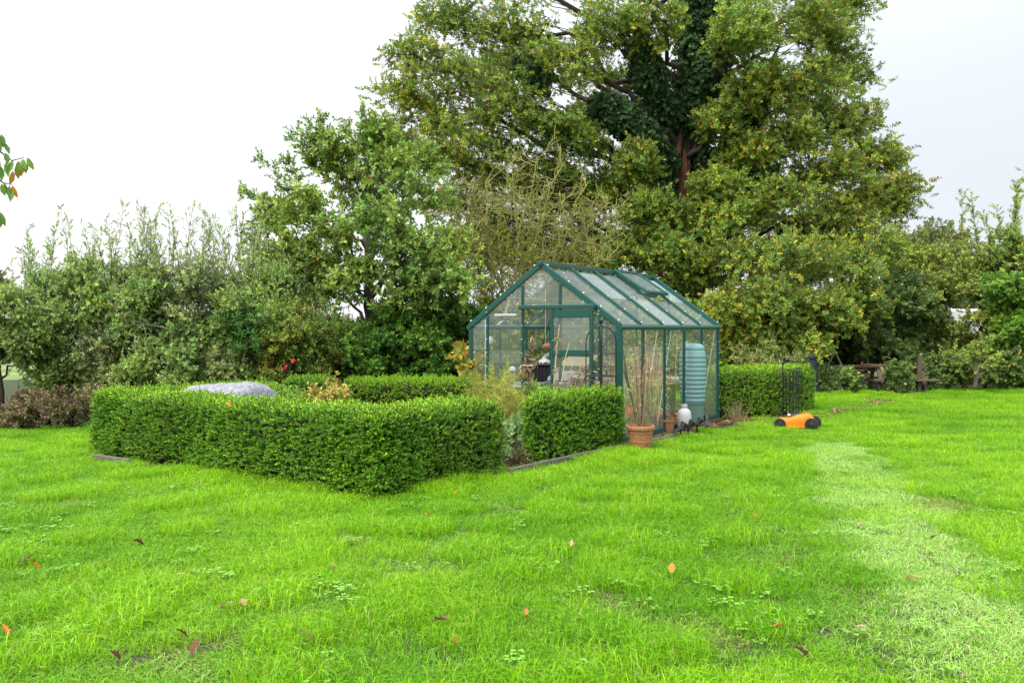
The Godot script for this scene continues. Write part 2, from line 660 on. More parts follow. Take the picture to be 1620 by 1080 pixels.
func lawn() -> void:
	var green := [[6.0, Color(0.159, 0.442, 0.0054)], [5.0, Color(0.232, 0.506, 0.009)], [2.0, Color(0.0946, 0.294, 0.0072)], [0.7, Color(0.361, 0.506, 0.09)], [0.2, Color(0.361, 0.294, 0.108)]]
	var dull := [[4.0, Color(0.19, 0.44, 0.03)], [3.0, Color(0.29, 0.53, 0.09)], [2.0, Color(0.14, 0.38, 0.012)], [0.4, Color(0.46, 0.46, 0.16)]]
	var kinds := [grass_patch(0.36, 720, 0.06, 0.0034, 0.7, green), grass_patch(0.36, 680, 0.072, 0.0036, 0.8, green), grass_patch(0.36, 720, 0.048, 0.0032, 0.6, green),
		grass_patch(0.34, 640, 0.098, 0.0038, 0.8, green), grass_patch(0.36, 540, 0.042, 0.0042, 1.0, dull), grass_patch(0.36, 460, 0.034, 0.004, 1.1, dull)]
	var where := []
	var tint := []
	for k in kinds:
		where.append([])
		tint.append([])
	var worn := []                                          # trodden, mossy spots
	for w in [[Vector3(-1.43, 0, -3.965), 0.2], [Vector3(-1.586, 0, -3.732), 0.12], [Vector3(-0.412, 0, -5.245), 0.2], [Vector3(1.637, 0, -5.457), 0.22], [Vector3(1.002, 0, -4.126), 0.18], [Vector3(-1.06, 0, -5.936), 0.16], [Vector3(0.617, 0, -7.199), 0.2], [Vector3(3.548, 0, -7.199), 0.3], [Vector3(1.808, 0, -4.868), 0.2], [Vector3(-3.548, 0, -7.199), 0.2], [Vector3(0.459, 0, -4.593), 0.15]]:
		worn.append([Vector2(w[0].x, w[0].z), w[1]])
	var step := 0.2
	var z := -2.6
	var hole := Geometry2D.offset_polygon(bed, -0.1)[0] as PackedVector2Array
	while z > -25.4:
		var half := -z * 0.6 + 1.6
		if z < -12:
			step = 0.25
		var x := -half
		while x < half:
			var p := Vector2(x + rng.randf_range(-0.5, 0.5) * step, z + rng.randf_range(-0.5, 0.5) * step)
			x += step
			if p.x < -5.0 and p.y < -13.2 - rng.randf() * 0.3:
				continue
			if p.x > 5 and p.y < -20.6 - 0.13 * (p.x - 5) - rng.randf() * 0.3:
				continue
			if p.x < 5 and p.x > -5 and p.y < -14 and not p.x > 3.0:
				continue
			if inside(p, hole):
				continue
			var n := fine.get_noise_2d(p.x * 0.9, p.y * 0.9)
			var n2 := fine.get_noise_2d(p.x * 0.25 + 40, p.y * 0.25)
			var n3 := fine.get_noise_2d(p.x * 2.2 + 90, p.y * 2.2)
			var k := rng.randi_range(0, 2)
			if n3 > 0.22 and rng.randf() < 0.8:
				k = 3
			var high := clampf(0.86 + 0.45 * n + 0.7 * n3, 0.4, 1.4)
			var pale := clampf(0.5 + 1.1 * n2, 0.0, 1.0)
			var c := Color(0.7, 0.78, 0.95).lerp(Color(1.45, 1.17, 1.7), clampf(pale * 0.75 + 0.12 + 0.75 * n3 + 0.25 * n, 0, 1))
			if inside(p, strip) and rng.randf() < 0.97 + 0.1 * n3:
				k = 4 if rng.randf() < 0.93 else 2
				c = c.lerp(Color(1.7, 1.32, 2.6), 0.9)
				high *= 0.85
			for t in tracks:
				var d := near_line(p, t)
				if d < 0.13 + 0.12 * n3:
					k = 5 if rng.randf() < 0.75 else 2
					high *= 0.8
					c = c.lerp(Color(0.95, 0.9, 0.7), 0.6)
			for w in worn:
				var d: float = p.distance_to(w[0]) / w[1]
				if d < 1.0 + 0.5 * n3:
					k = 5
					high *= 0.6 + 0.4 * d
					c = c.lerp(Color(1.25, 0.72, 1.0), clampf(0.9 * (1.25 - d), 0.0, 1.0))
			var s := rng.randf_range(0.92, 1.12)
			var turn := Basis(Vector3.UP, rng.randf() * TAU)
			where[k].append(Transform3D(turn.scaled(Vector3(s, s * high, s)), Vector3(p.x, gy(p.x, p.y), p.y)))
			tint[k].append(c)
		z -= step
	var o := Node3D.new()
	o.name = "lawn_grass"
	add_child(o)
	tag(o, "bright green uneven lawn grass with a paler mown strip", "grass", "", "stuff")
	for k in kinds.size():
		scatter("blades", kinds[k], M.grass_blade, where[k], tint[k], o)
	clover()


func clover() -> void:
	var b := B.new()
	for i in 9:
		var a := rng.randf() * TAU
		var r := 0.07 * sqrt(rng.randf())
		var at := Vector3(cos(a) * r, rng.randf_range(0.03, 0.065), sin(a) * r)
		b.col = Color(0.09, 0.27, 0.04)
		b.tube(PackedVector3Array([Vector3(at.x * 0.6, 0, at.z * 0.6), at]), PackedFloat32Array([0.0012, 0.001]), 3, false)
		var col := pick([[3.0, Color(0.2, 0.45, 0.04)], [2.0, Color(0.27, 0.5, 0.1)], [1.0, Color(0.12, 0.33, 0.015)]])
		b.col = col
		for k in 3:
			var e := Vector3(cos(a + k * 2.1), 0.12, sin(a + k * 2.1)).normalized()
			b.leaf(at, e, Vector3.UP + rand_dir() * 0.25, 0.018, 0.017, 1, 0.1, 0.1)
	var mesh := b.done()
	var where := []
	var tint := []
	for i in 1300:
		var z := -rng.randf_range(3.2, 13.0)
		var p := Vector2(rng.randf_range(-1, 1) * (-z * 0.6 + 0.6), z)
		if inside(p, bed):
			continue
		var n := fine.get_noise_2d(p.x * 0.8 + 200, p.y * 0.8)
		if n < -0.05 + 0.3 * rng.randf():
			continue
		var s := rng.randf_range(0.5, 1.0)
		where.append(Transform3D(Basis(Vector3.UP, rng.randf() * TAU).scaled(Vector3(s, s, s)), Vector3(p.x, gy(p.x, p.y), p.y)))
		var g := rng.randf_range(0.9, 1.2)
		tint.append(Color(g, g, g))
	var o := Node3D.new()
	o.name = "lawn_clover"
	add_child(o)
	tag(o, "patches of small clover leaves growing through the lawn", "clover", "", "stuff")
	scatter("clover", mesh, M.grass_blade, where, tint, o)


# Clipped box: each arm runs from a to b along its outer foot, is thick towards inward and high.
func box_hedge(label: String, arms: Array, young_top: float, density: float, tone: Color) -> void:
	var t := thing("box_hedge", label, "hedge", Vector3.ZERO, 0.0, "clipped box hedges round the garden bed")
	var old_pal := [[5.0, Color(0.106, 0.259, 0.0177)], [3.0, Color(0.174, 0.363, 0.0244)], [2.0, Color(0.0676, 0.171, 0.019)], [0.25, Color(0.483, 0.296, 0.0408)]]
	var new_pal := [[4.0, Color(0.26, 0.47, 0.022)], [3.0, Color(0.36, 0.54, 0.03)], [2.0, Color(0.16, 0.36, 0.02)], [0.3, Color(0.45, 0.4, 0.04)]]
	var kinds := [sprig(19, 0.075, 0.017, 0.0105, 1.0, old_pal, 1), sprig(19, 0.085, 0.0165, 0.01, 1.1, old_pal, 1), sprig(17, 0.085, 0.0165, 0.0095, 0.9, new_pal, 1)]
	var where := [[], [], []]
	var tint := [[], [], []]
	var frames := []
	for a in arms:
		var x: Vector3 = a[1] - a[0]
		var l := Vector2(x.x, x.z).length()
		x.y = 0
		x = x.normalized()
		var zz := x.cross(Vector3.UP).normalized()
		if zz.dot(a[2]) < 0:
			zz = -zz
		if a.size() > 5:
			zz = a[2].normalized()                        # an end cut on the slant
		frames.append([on(a[0]), x, zz, l, a[3], a[4], a[1]])
	for f in frames:
		var o: Vector3 = f[0]
		var x: Vector3 = f[1]
		var zz: Vector3 = f[2]
		var l: float = f[3]
		var th: float = f[4]
		var h: float = f[5]
		var drop := gy(f[6].x, f[6].z) - o.y
		var core := B.new()
		core.box(o + x * (l * 0.5) + zz * (th * 0.5) + Vector3(0, h * 0.5 - 0.02 + drop * 0.5, 0), Vector3(l - 0.16, h - 0.13, th - 0.16), Basis(x, Vector3.UP, zz), 0.06)
		put("branch_core", core, M.core_twigs, t)
		var half := Vector3(l, h, th) * 0.5
		var areas := [[Vector3(0, 0, -1), l * h, 1.0], [Vector3(0, 0, 1), l * h, 0.45], [Vector3(0, 1, 0), l * th, 1.1], [Vector3(-1, 0, 0), h * th, 0.9], [Vector3(1, 0, 0), h * th, 0.9]]
		for side in areas:
			var nrm: Vector3 = side[0]
			for i in int(side[1] * side[2] * density):
				var p := Vector3(rng.randf_range(-1, 1), rng.randf_range(-1, 1), rng.randf_range(-1, 1))
				for ax in 3:
					if nrm[ax] != 0:
						p[ax] = nrm[ax]
				p *= half
				var rr := 0.12
				var q := Vector3(clampf(p.x, -half.x + rr, half.x - rr), minf(p.y, half.y - rr), clampf(p.z, -half.z + rr, half.z - rr))
				var m := (p - q).normalized()
				p = q + m * rr
				var w := o + x * (p.x + half.x) + zz * (p.z + half.z) + Vector3(0, p.y + half.y + drop * (p.x + half.x) / l, 0)
				var wn := x * m.x + zz * m.z + Vector3(0, m.y, 0)
				var covered := false
				for g in frames:
					if g != f:
						var e: Vector3 = w - g[0]
						var gx := e.dot(g[1])
						var gz := e.dot(g[2])
						if gx > 0.12 and gx < g[3] - 0.12 and gz > 0.12 and gz < g[4] - 0.12 and w.y < g[5] + g[0].y - 0.1:
							covered = true
				if covered:
					continue
				var up_ := (p.y + half.y) / h
				if m.y < 0.5 and rng.randf() < 2.2 * fine.get_noise_3dv(w * 2.6 + Vector3(0, 30, 0)) - 0.25 - 1.1 * up_ + (0.5 if up_ < 0.07 else 0.0):
					continue                                 # thin places low down show the bare twigs
				var lump := 0.04 * fine.get_noise_3dv(w * 1.6) + 0.022 * fine.get_noise_3dv(w * 5.0)
				w += wn * (lump - 0.03 - 0.05 * rng.randf())
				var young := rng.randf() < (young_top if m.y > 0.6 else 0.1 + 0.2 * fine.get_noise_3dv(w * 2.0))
				if m.y > 0.6 and rng.randf() < 0.1:
					w += Vector3.UP * rng.randf_range(0.01, 0.055)
				var dir := wn * 0.9 + Vector3(0, 0.55, 0) + rand_dir() * 0.75
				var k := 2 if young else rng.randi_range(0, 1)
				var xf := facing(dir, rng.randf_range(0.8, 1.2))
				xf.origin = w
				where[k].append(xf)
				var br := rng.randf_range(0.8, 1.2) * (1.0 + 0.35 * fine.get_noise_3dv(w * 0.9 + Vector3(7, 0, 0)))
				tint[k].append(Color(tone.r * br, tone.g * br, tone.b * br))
	for k in 3:
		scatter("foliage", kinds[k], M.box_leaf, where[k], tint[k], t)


func hedges() -> void:
	var inw := Vector3(0.53, 0, -0.85)
	var inl := Vector3(-0.85, 0, -0.53)
	box_hedge("largest clipped box hedge, an L whose sharp corner juts toward the viewer", [
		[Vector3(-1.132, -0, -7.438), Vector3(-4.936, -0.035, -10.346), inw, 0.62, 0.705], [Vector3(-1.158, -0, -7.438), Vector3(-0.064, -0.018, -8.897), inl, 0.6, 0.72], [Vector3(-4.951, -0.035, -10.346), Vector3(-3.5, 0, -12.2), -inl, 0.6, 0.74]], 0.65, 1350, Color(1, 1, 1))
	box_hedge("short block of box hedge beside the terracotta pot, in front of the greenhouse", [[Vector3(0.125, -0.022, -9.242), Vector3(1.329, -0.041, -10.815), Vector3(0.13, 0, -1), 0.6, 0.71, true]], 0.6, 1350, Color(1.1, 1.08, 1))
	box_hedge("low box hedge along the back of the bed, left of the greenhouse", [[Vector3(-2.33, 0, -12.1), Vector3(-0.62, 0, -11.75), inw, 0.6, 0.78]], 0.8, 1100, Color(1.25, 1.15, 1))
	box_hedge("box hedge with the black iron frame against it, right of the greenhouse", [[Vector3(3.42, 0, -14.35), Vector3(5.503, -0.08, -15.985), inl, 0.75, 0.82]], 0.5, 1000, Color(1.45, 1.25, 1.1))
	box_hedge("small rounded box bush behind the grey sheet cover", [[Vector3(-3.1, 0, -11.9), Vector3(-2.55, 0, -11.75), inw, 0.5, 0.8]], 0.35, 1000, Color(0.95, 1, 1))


func leafy_kinds(n: int, length: float, ll: float, lw: float, spread: float, pal: Array, shape := 1, kinds := 3) -> Array:
	var out := []
	for i in kinds:
		out.append(sprig(n, length, ll, lw, spread, pal, shape))
	return out


func trees() -> void:
	great_oak()
	young_oak()
	twiggy_shrub()
	hedgerow()
	behind_glass()
	right_bushes()
	distance()
	hanging_branch()


func great_oak() -> void:
	rng.seed = 77
	var t := thing("oak_tree", "great spreading oak with yellowing leaves and an ivy-wrapped trunk behind the greenhouse", "oak tree")
	var trunk := PackedVector3Array([Vector3(5.554, 0.023, -27), Vector3(5.439, 1.219, -27), Vector3(5.361, 2.954, -27), Vector3(5.246, 4.69, -27), Vector3(5.207, 6.619, -27), Vector3(5.439, 8.547, -27), Vector3(5.655, 10.576, -27.3), Vector3(5.638, 12.845, -27.6), Vector3(5.6, 15.01, -28)])
	var pal := [[4.0, Color(0.2, 0.31, 0.055)], [4.0, Color(0.32, 0.41, 0.065)], [2.5, Color(0.12, 0.22, 0.05)], [1.5, Color(0.56, 0.48, 0.05)], [0.6, Color(0.5, 0.28, 0.045)], [0.2, Color(0.3, 0.16, 0.06)]]
	var leaves := leafy_kinds(15, 0.27, 0.082, 0.05, 1.2, pal, 1)
	var tints := [[5.0, Color(1, 1, 1)], [2.0, Color(0.72, 0.85, 0.9)], [3.0, Color(1.25, 1.25, 1.0)], [0.45, Color(1.45, 1.18, 0.8)]]
	var high := [[Vector3(-2.025, 10.669, -27), 1.20], [Vector3(-2.879, 9.12, -26), 1.11], [Vector3(-3.38, 7.876, -26), 1.11], [Vector3(-1.607, 8.2, -25), 1.29], [Vector3(-0.186, 10.049, -26), 1.58], [Vector3(-0.179, 7.396, -25), 1.29], [Vector3(-1.875, 6.682, -25), 1.18], [Vector3(-3.714, 6.706, -26), 0.97], [Vector3(1.339, 8.736, -25), 1.39],
		[Vector3(1.607, 6.682, -25), 1.25], [Vector3(0.929, 5.684, -26), 1.30], [Vector3(2.768, 9.718, -25), 1.39], [Vector3(2.6, 5.313, -26), 1.23], [Vector3(3.936, 9.073, -29), 1.45], [Vector3(4.018, 9.807, -25), 1.11], [Vector3(-0.964, 5.654, -27), 1.16],
		[Vector3(6.343, 9.301, -24), 1.23], [Vector3(8.036, 9.896, -25), 1.43], [Vector3(9.564, 10.049, -26), 1.08], [Vector3(6.912, 8.065, -24.5), 1.16], [Vector3(8.571, 8.2, -25), 1.34], [Vector3(10.414, 9.126, -27), 1.00], [Vector3(9.991, 7.356, -26), 1.11], [Vector3(8.071, 6.682, -25), 1.32], [Vector3(6.786, 6.236, -25), 0.98],
		[Vector3(9.196, 5.611, -25), 1.25], [Vector3(11.224, 6.522, -27), 0.89], [Vector3(11.366, 5.406, -26), 0.85], [Vector3(7.371, 4.759, -24), 1.27], [Vector3(9.554, 4.271, -25), 1.25], [Vector3(11.18, 4.941, -26), 0.74], [Vector3(5.829, 4.244, -24), 1.06], [Vector3(4.2, 4.39, -24.5), 1.01], [Vector3(3.304, 3.557, -25), 1.11], [Vector3(2.507, 3.726, -27), 1.06]]
	var above := [[Vector3(-1.736, 12.404, -27), 1.20], [Vector3(0.386, 12.79, -27), 1.54], [Vector3(2.6, 12.649, -26), 1.58], [Vector3(5.014, 12.741, -26), 1.58], [Vector3(7.243, 12.463, -26), 1.52], [Vector3(9.643, 12.308, -27), 1.20], [Vector3(10.318, 11.344, -27), 0.87], [Vector3(3.8, 15.61, -28), 1.80], [Vector3(6.8, 15.61, -28), 1.80]]
	var behind := [[Vector3(-0.429, 9.979, -30), 1.61], [Vector3(2.571, 8.479, -30), 1.61], [Vector3(9.804, 8.814, -30.5), 1.74], [Vector3(8.143, 4.621, -30), 1.61], [Vector3(1.714, 5.264, -30), 1.50], [Vector3(5.536, 8.491, -31), 1.66], [Vector3(4.071, 12.764, -30), 1.71], [Vector3(7.5, 12.121, -30), 1.71], [Vector3(-2.279, 5.344, -29), 1.24], [Vector3(10.286, 3.979, -30), 1.61], [Vector3(5.786, 3.55, -30), 1.61]]
	var low := [[Vector3(5.996, 2.978, -23), 1.15], [Vector3(6.993, 2.99, -22), 1.23], [Vector3(8.518, 2.704, -22.5), 1.06], [Vector3(6.373, 1.88, -21.5), 0.95], [Vector3(5.343, 1.733, -22), 0.79], [Vector3(7.679, 1.65, -21.5), 0.80], [Vector3(4.834, 3.044, -24), 0.79], [Vector3(9.943, 3.473, -24), 0.82], [Vector3(7.218, 1.035, -21.5), 0.55], [Vector3(5.971, 1.026, -22), 0.50], [Vector3(9.2, 1.91, -23), 0.66], [Vector3(-0.621, 4.309, -29), 1.24], [Vector3(1.036, 3.687, -29), 1.24], [Vector3(2.6, 2.61, -28), 1.10], [Vector3(-1.714, 3.979, -30), 1.18], [Vector3(3.426, 5.896, -24.6), 0.77], [Vector3(5.664, 5.249, -24.4), 0.80], [Vector3(4.286, 3.387, -24), 0.86], [Vector3(5.846, 7.26, -24.8), 0.71], [Vector3(3.602, 4.666, -24.6), 0.81]]
	var o := {"bark": M.oak_bark, "leaf": M.leaf, "leaves": leaves, "tints": tints, "subs": 38, "per": 17, "limb": 0.1, "push": 0.3, "wob": 0.26, "loose": 0.3, "squash": 0.68}
	grow(t, trunk, 0.46, high + above + behind + low, o)
	var raw := mat("torn_wood", Color(0.3, 0.13, 0.07), 0.95, grain, 4.0, 3.0)
	for e in [[Vector3(4.978, 5.482, -26.5), Vector3(4.869, 6.168, -26.42), Vector3(4.988, 6.797, -26.45), Vector3(5.101, 7.481, -26.55), 0.15], [Vector3(5.13, 5.009, -26.5), Vector3(5.076, 5.658, -26.42), Vector3(5.177, 6.287, -26.45), Vector3(5.168, 6.807, -26.5), 0.16], [Vector3(5.258, 4.722, -26.48), Vector3(5.284, 5.375, -26.42), Vector3(5.25, 5.945, -26.44), Vector3(5.319, 6.485, -26.5), 0.12]]:
		var b := B.new()                                    # splintered strips of bare orange wood
		b.tube(PackedVector3Array([e[0], e[1], e[2], e[3]]), PackedFloat32Array([e[4] * 0.5, e[4], e[4] * 0.7, 0.03]), 7)
		put("torn_wood", b, raw, t).set_meta("label", "bare orange brown strip of torn wood on the trunk")
	# ivy: climbs the trunk and the big limbs
	var v := thing("ivy", "dark ivy wrapped thickly round the trunk and main limbs of the great oak", "ivy")
	var ip := [[4.0, Color(0.034, 0.0765, 0.0288)], [3.0, Color(0.0595, 0.119, 0.0384)], [1.0, Color(0.111, 0.196, 0.072)], [0.5, Color(0.17, 0.136, 0.064)]]
	var im := leafy_kinds(12, 0.22, 0.1, 0.085, 1.3, ip, 1, 2)
	var where := [[], []]
	var tint := [[], []]
	var paths := [[[Vector3(5.398, 2.369, -26.8), Vector3(5.36, 4.475, -26.8)], 0.32, 700], [[Vector3(5.647, 5.623, -26.8), Vector3(5.415, 7.872, -26.6), Vector3(5.59, 10.217, -26.8), Vector3(5.554, 12.211, -27)], 0.58, 2700], [[Vector3(5.149, 5.608, -26.7), Vector3(4.086, 6.799, -26), Vector3(3.2, 7.448, -25.6), Vector3(2.54, 7.8, -25.4)], 0.42, 1500],
		[[Vector3(4.768, 7.705, -26.7), Vector3(3.993, 8.841, -26), Vector3(3.714, 9.77, -26)], 0.45, 1000], [[Vector3(5.743, 5.815, -26.8), Vector3(6.55, 6.653, -26.2), Vector3(6.964, 7.541, -26), Vector3(7.057, 8.656, -26)], 0.45, 1300], [[Vector3(5.757, 4.756, -26), Vector3(6.466, 5.421, -25.5), Vector3(7.29, 5.914, -25.2)], 0.4, 1300], [[Vector3(5.469, 8.201, -26.4), Vector3(6.221, 9.399, -26), Vector3(6.5, 10.513, -26)], 0.42, 1000],
		[[Vector3(0.36, 8.974, -25.2), Vector3(0.867, 8.462, -25.3)], 0.3, 400], [[Vector3(3.807, 5.127, -26), Vector3(4.714, 5.749, -26.4)], 0.35, 500]]
	for q in paths:
		var line: Array = q[0]
		var stem := PackedVector3Array(line)
		var sb := B.new()
		sb.tube(stem, taper(0.07, 0.04, stem.size()), 6)
		put("stem", sb, M.dark_bark, v)
		for i in q[2]:
			var f := rng.randf() * (line.size() - 1)
			var j := mini(int(f), line.size() - 2)
			var p: Vector3 = line[j].lerp(line[j + 1], f - j)
			var d := rand_dir()
			var clump: float = 0.75 + 0.6 * fine.get_noise_3dv(p * 1.3)
			var x := facing(d + Vector3(0, -0.3, 0.3), rng.randf_range(0.8, 1.3))
			x.origin = p + d * (q[1] * clump * pow(rng.randf(), 0.5))
			if absf(x.origin.x - 5.13) < 0.4 and x.origin.y > 4.4 and x.origin.y < 7.4 and x.origin.z > -26.9:
				continue                                     # bare where the bark is torn
			where[i % 2].append(x)
			var g := rng.randf_range(0.7, 1.3)
			tint[i % 2].append(Color(g, g, g))
	for i in 2:
		scatter("foliage", im[i], M.ivy_leaf, where[i], tint[i], v)


func young_oak() -> void:
	rng.seed = 12
	var t := thing("young_oak", "younger rounder green oak in front of the great oak's left side", "oak tree")
	var pal := [[5.0, Color(0.163, 0.268, 0.056)], [4.0, Color(0.247, 0.366, 0.07)], [2.0, Color(0.377, 0.464, 0.098)], [0.5, Color(0.58, 0.512, 0.0378)], [0.15, Color(0.455, 0.207, 0.042)]]
	var leaves := leafy_kinds(11, 0.22, 0.088, 0.05, 1.05, pal, 1)
	var tints := [[5.0, Color(1, 1, 1)], [2.0, Color(0.75, 0.85, 0.95)], [2.2, Color(1.3, 1.2, 1.0)], [0.1, Color(1.5, 1.2, 0.8)]]
	var trunk := PackedVector3Array([Vector3(-2.647, 0.066, -17), Vector3(-2.671, 0.819, -17), Vector3(-2.732, 1.669, -17), Vector3(-2.756, 2.64, -17), Vector3(-2.793, 3.611, -17)])
	var lobes := [[Vector3(-3.036, 4.097, -17), 0.75], [Vector3(-3.521, 4.765, -17), 0.51], [Vector3(-3.913, 3.62, -16.6), 0.62], [Vector3(-4.614, 3.551, -17), 0.44], [Vector3(-2.307, 4.401, -17), 0.70], [Vector3(-1.768, 3.784, -16.5), 0.68], [Vector3(-2.4, 3.141, -16), 0.69], [Vector3(-3.24, 2.931, -16.2), 0.67], [Vector3(-4.007, 2.723, -16.5), 0.59], [Vector3(-2.857, 2.17, -16), 0.57],
		[Vector3(-1.829, 2.684, -16), 0.69], [Vector3(-1.238, 2.841, -16.5), 0.59], [Vector3(-1.943, 1.999, -16), 0.63], [Vector3(-1.086, 2.113, -16), 0.59], [Vector3(-3.006, 3.777, -18.3), 0.78], [Vector3(-3.875, 2.175, -17.5), 0.60], [Vector3(-2.625, 5.112, -17.5), 0.50], [Vector3(-1.813, 4.612, -17.5), 0.53]]
	var shoots := []
	for s in [[Vector3(-3.764, 4.583, -17), Vector3(-3.91, 5.457, -17)], [Vector3(-3.521, 4.826, -17), Vector3(-3.667, 5.53, -17)], [Vector3(-4.08, 3.826, -16.8), Vector3(-4.8, 4.642, -16.8)], [Vector3(-4.614, 3.733, -17), Vector3(-5.149, 4.024, -17)], [Vector3(-3.764, 4.461, -17), Vector3(-4.214, 5.214, -17)], [Vector3(-3.036, 4.704, -17), Vector3(-3.218, 5.372, -17)], [Vector3(-4.129, 4.097, -17), Vector3(-4.311, 4.644, -17)], [Vector3(-4.493, 3.369, -17), Vector3(-5.027, 3.223, -17)], [Vector3(-2.671, 4.947, -17), Vector3(-2.887, 5.701, -17.2)]]:
		shoots.append([s[0], s[1], 34])
	grow(t, trunk, 0.13, lobes, {"bark": M.grey_bark, "leaf": M.leaf, "leaves": leaves, "tints": tints, "subs": 26, "per": 9, "limb": 0.045, "push": 0.35, "loose": 0.12, "shoots": shoots})
	var dark := [[4.0, Color(0.0838, 0.19, 0.0323)], [3.0, Color(0.125, 0.267, 0.0359)], [1.0, Color(0.209, 0.356, 0.0359)]]
	var o := {"bark": M.dark_bark, "leaf": M.leaf, "leaves": leafy_kinds(12, 0.17, 0.07, 0.045, 1.1, dark), "tints": [[1.0, Color(1, 1, 1)], [0.6, Color(0.7, 0.85, 0.9)], [0.5, Color(1.3, 1.25, 1)]], "subs": 30, "per": 11}
	bush("thicket", "dark green thicket beneath the young oak, left of the greenhouse", "bush", Vector3(-1.967, 0.212, -16.2), 2.3, 1.9, 1.6, 12, o)
	bush("thicket", "dark green thicket touching the greenhouse's left wall from behind", "bush", Vector3(-1.043, 0.181, -16.6), 1.9, 2.0, 1.6, 11, o)
	bush("thicket", "dense dark thicket between the red-tinged shrub and the young oak's trunk", "bush", Vector3(-2.878, 0.242, -15.8), 1.5, 1.6, 1.4, 9, o)


func twiggy_shrub() -> void:
	var t := thing("bare_shrub", "tall leafless shrub with yellow lichen on its tangled twigs, right behind the greenhouse roof", "shrub")
	var wood := B.new()
	var main_ := B.new()
	var ends := [Vector3(-1.493, 4.409, -19), Vector3(-1.018, 4.68, -19), Vector3(-0.531, 4.479, -18.6), Vector3(0, 4.924, -19), Vector3(0.543, 5.141, -19), Vector3(1.063, 4.851, -18.6), Vector3(1.629, 4.544, -19), Vector3(2.104, 4.137, -19), Vector3(2.325, 3.416, -18.6), Vector3(-1.594, 3.549, -18.6), Vector3(0.325, 4.284, -18.2), Vector3(-0.65, 3.634, -18.2), Vector3(1.17, 3.764, -18.2), Vector3(-1.446, 2.738, -18.4), Vector3(1.961, 2.862, -18.3), Vector3(0.836, 4.208, -19.5), Vector3(-0.279, 4.208, -19.5), Vector3(-1.103, 4.042, -19.3), Vector3(1.801, 3.778, -19.4)]
	for e in ends:
		var base: Vector3 = Vector3(0.027, 0.337, -19) + rand_dir() * Vector3(0.5, 0, 0.4)
		base.y = -0.1
		var stem := bend(base, e, Vector3(0, 0.5, 0), 0.07, 7)
		var b := B.new()
		b.tube(stem, taper(0.036, 0.013, 8), 6)
		put("stem", b, M.lichen_bark, t)
		for k in 22:
			var i := rng.randi_range(2, 6)
			var p := stem[i].lerp(stem[i + 1], rng.randf())
			var d := (rand_dir() + Vector3(0, 0.5, 0)).normalized()
			var q := p + d * rng.randf_range(0.3, 0.85)
			var br := bend(p, q, rand_dir() * 0.06, 0.05, 4)
			wood.tube(br, taper(0.011, 0.006, 5), 4, false)
			for s in 7:
				var j := rng.randi_range(1, 3)
				var a := br[j].lerp(br[j + 1], rng.randf())
				var c := a + (rand_dir() + d * 0.4 + Vector3(0, 0.25, 0)).normalized() * rng.randf_range(0.12, 0.4)
				wood.tube(bend(a, c, rand_dir() * 0.03, 0.02, 2), PackedFloat32Array([0.0085, 0.007, 0.004]), 3, false)
	put("twigs", wood, M.lichen_bark, t).set_meta("kind", "stuff")
	var where := [[]]
	var tint := [[]]
	var m := sprig(6, 0.15, 0.05, 0.03, 1.2, [[2.0, Color(0.23, 0.3, 0.0405)], [1.0, Color(0.405, 0.405, 0.054)], [0.4, Color(0.405, 0.225, 0.0405)]], 1)
	for i in 700:
		var e: Vector3 = ends[rng.randi_range(0, ends.size() - 1)]
		var x := facing(rand_dir() + Vector3(0, 0.3, 0), rng.randf_range(0.7, 1.2))
		x.origin = e.lerp(Vector3(0.133, 1.955, -18.6), rng.randf() * 0.85) + rand_dir() * 0.5
		where[0].append(x)
		tint[0].append(Color(1, 1, 1))
	scatter("foliage", m, M.leaf, where[0], tint[0], t)


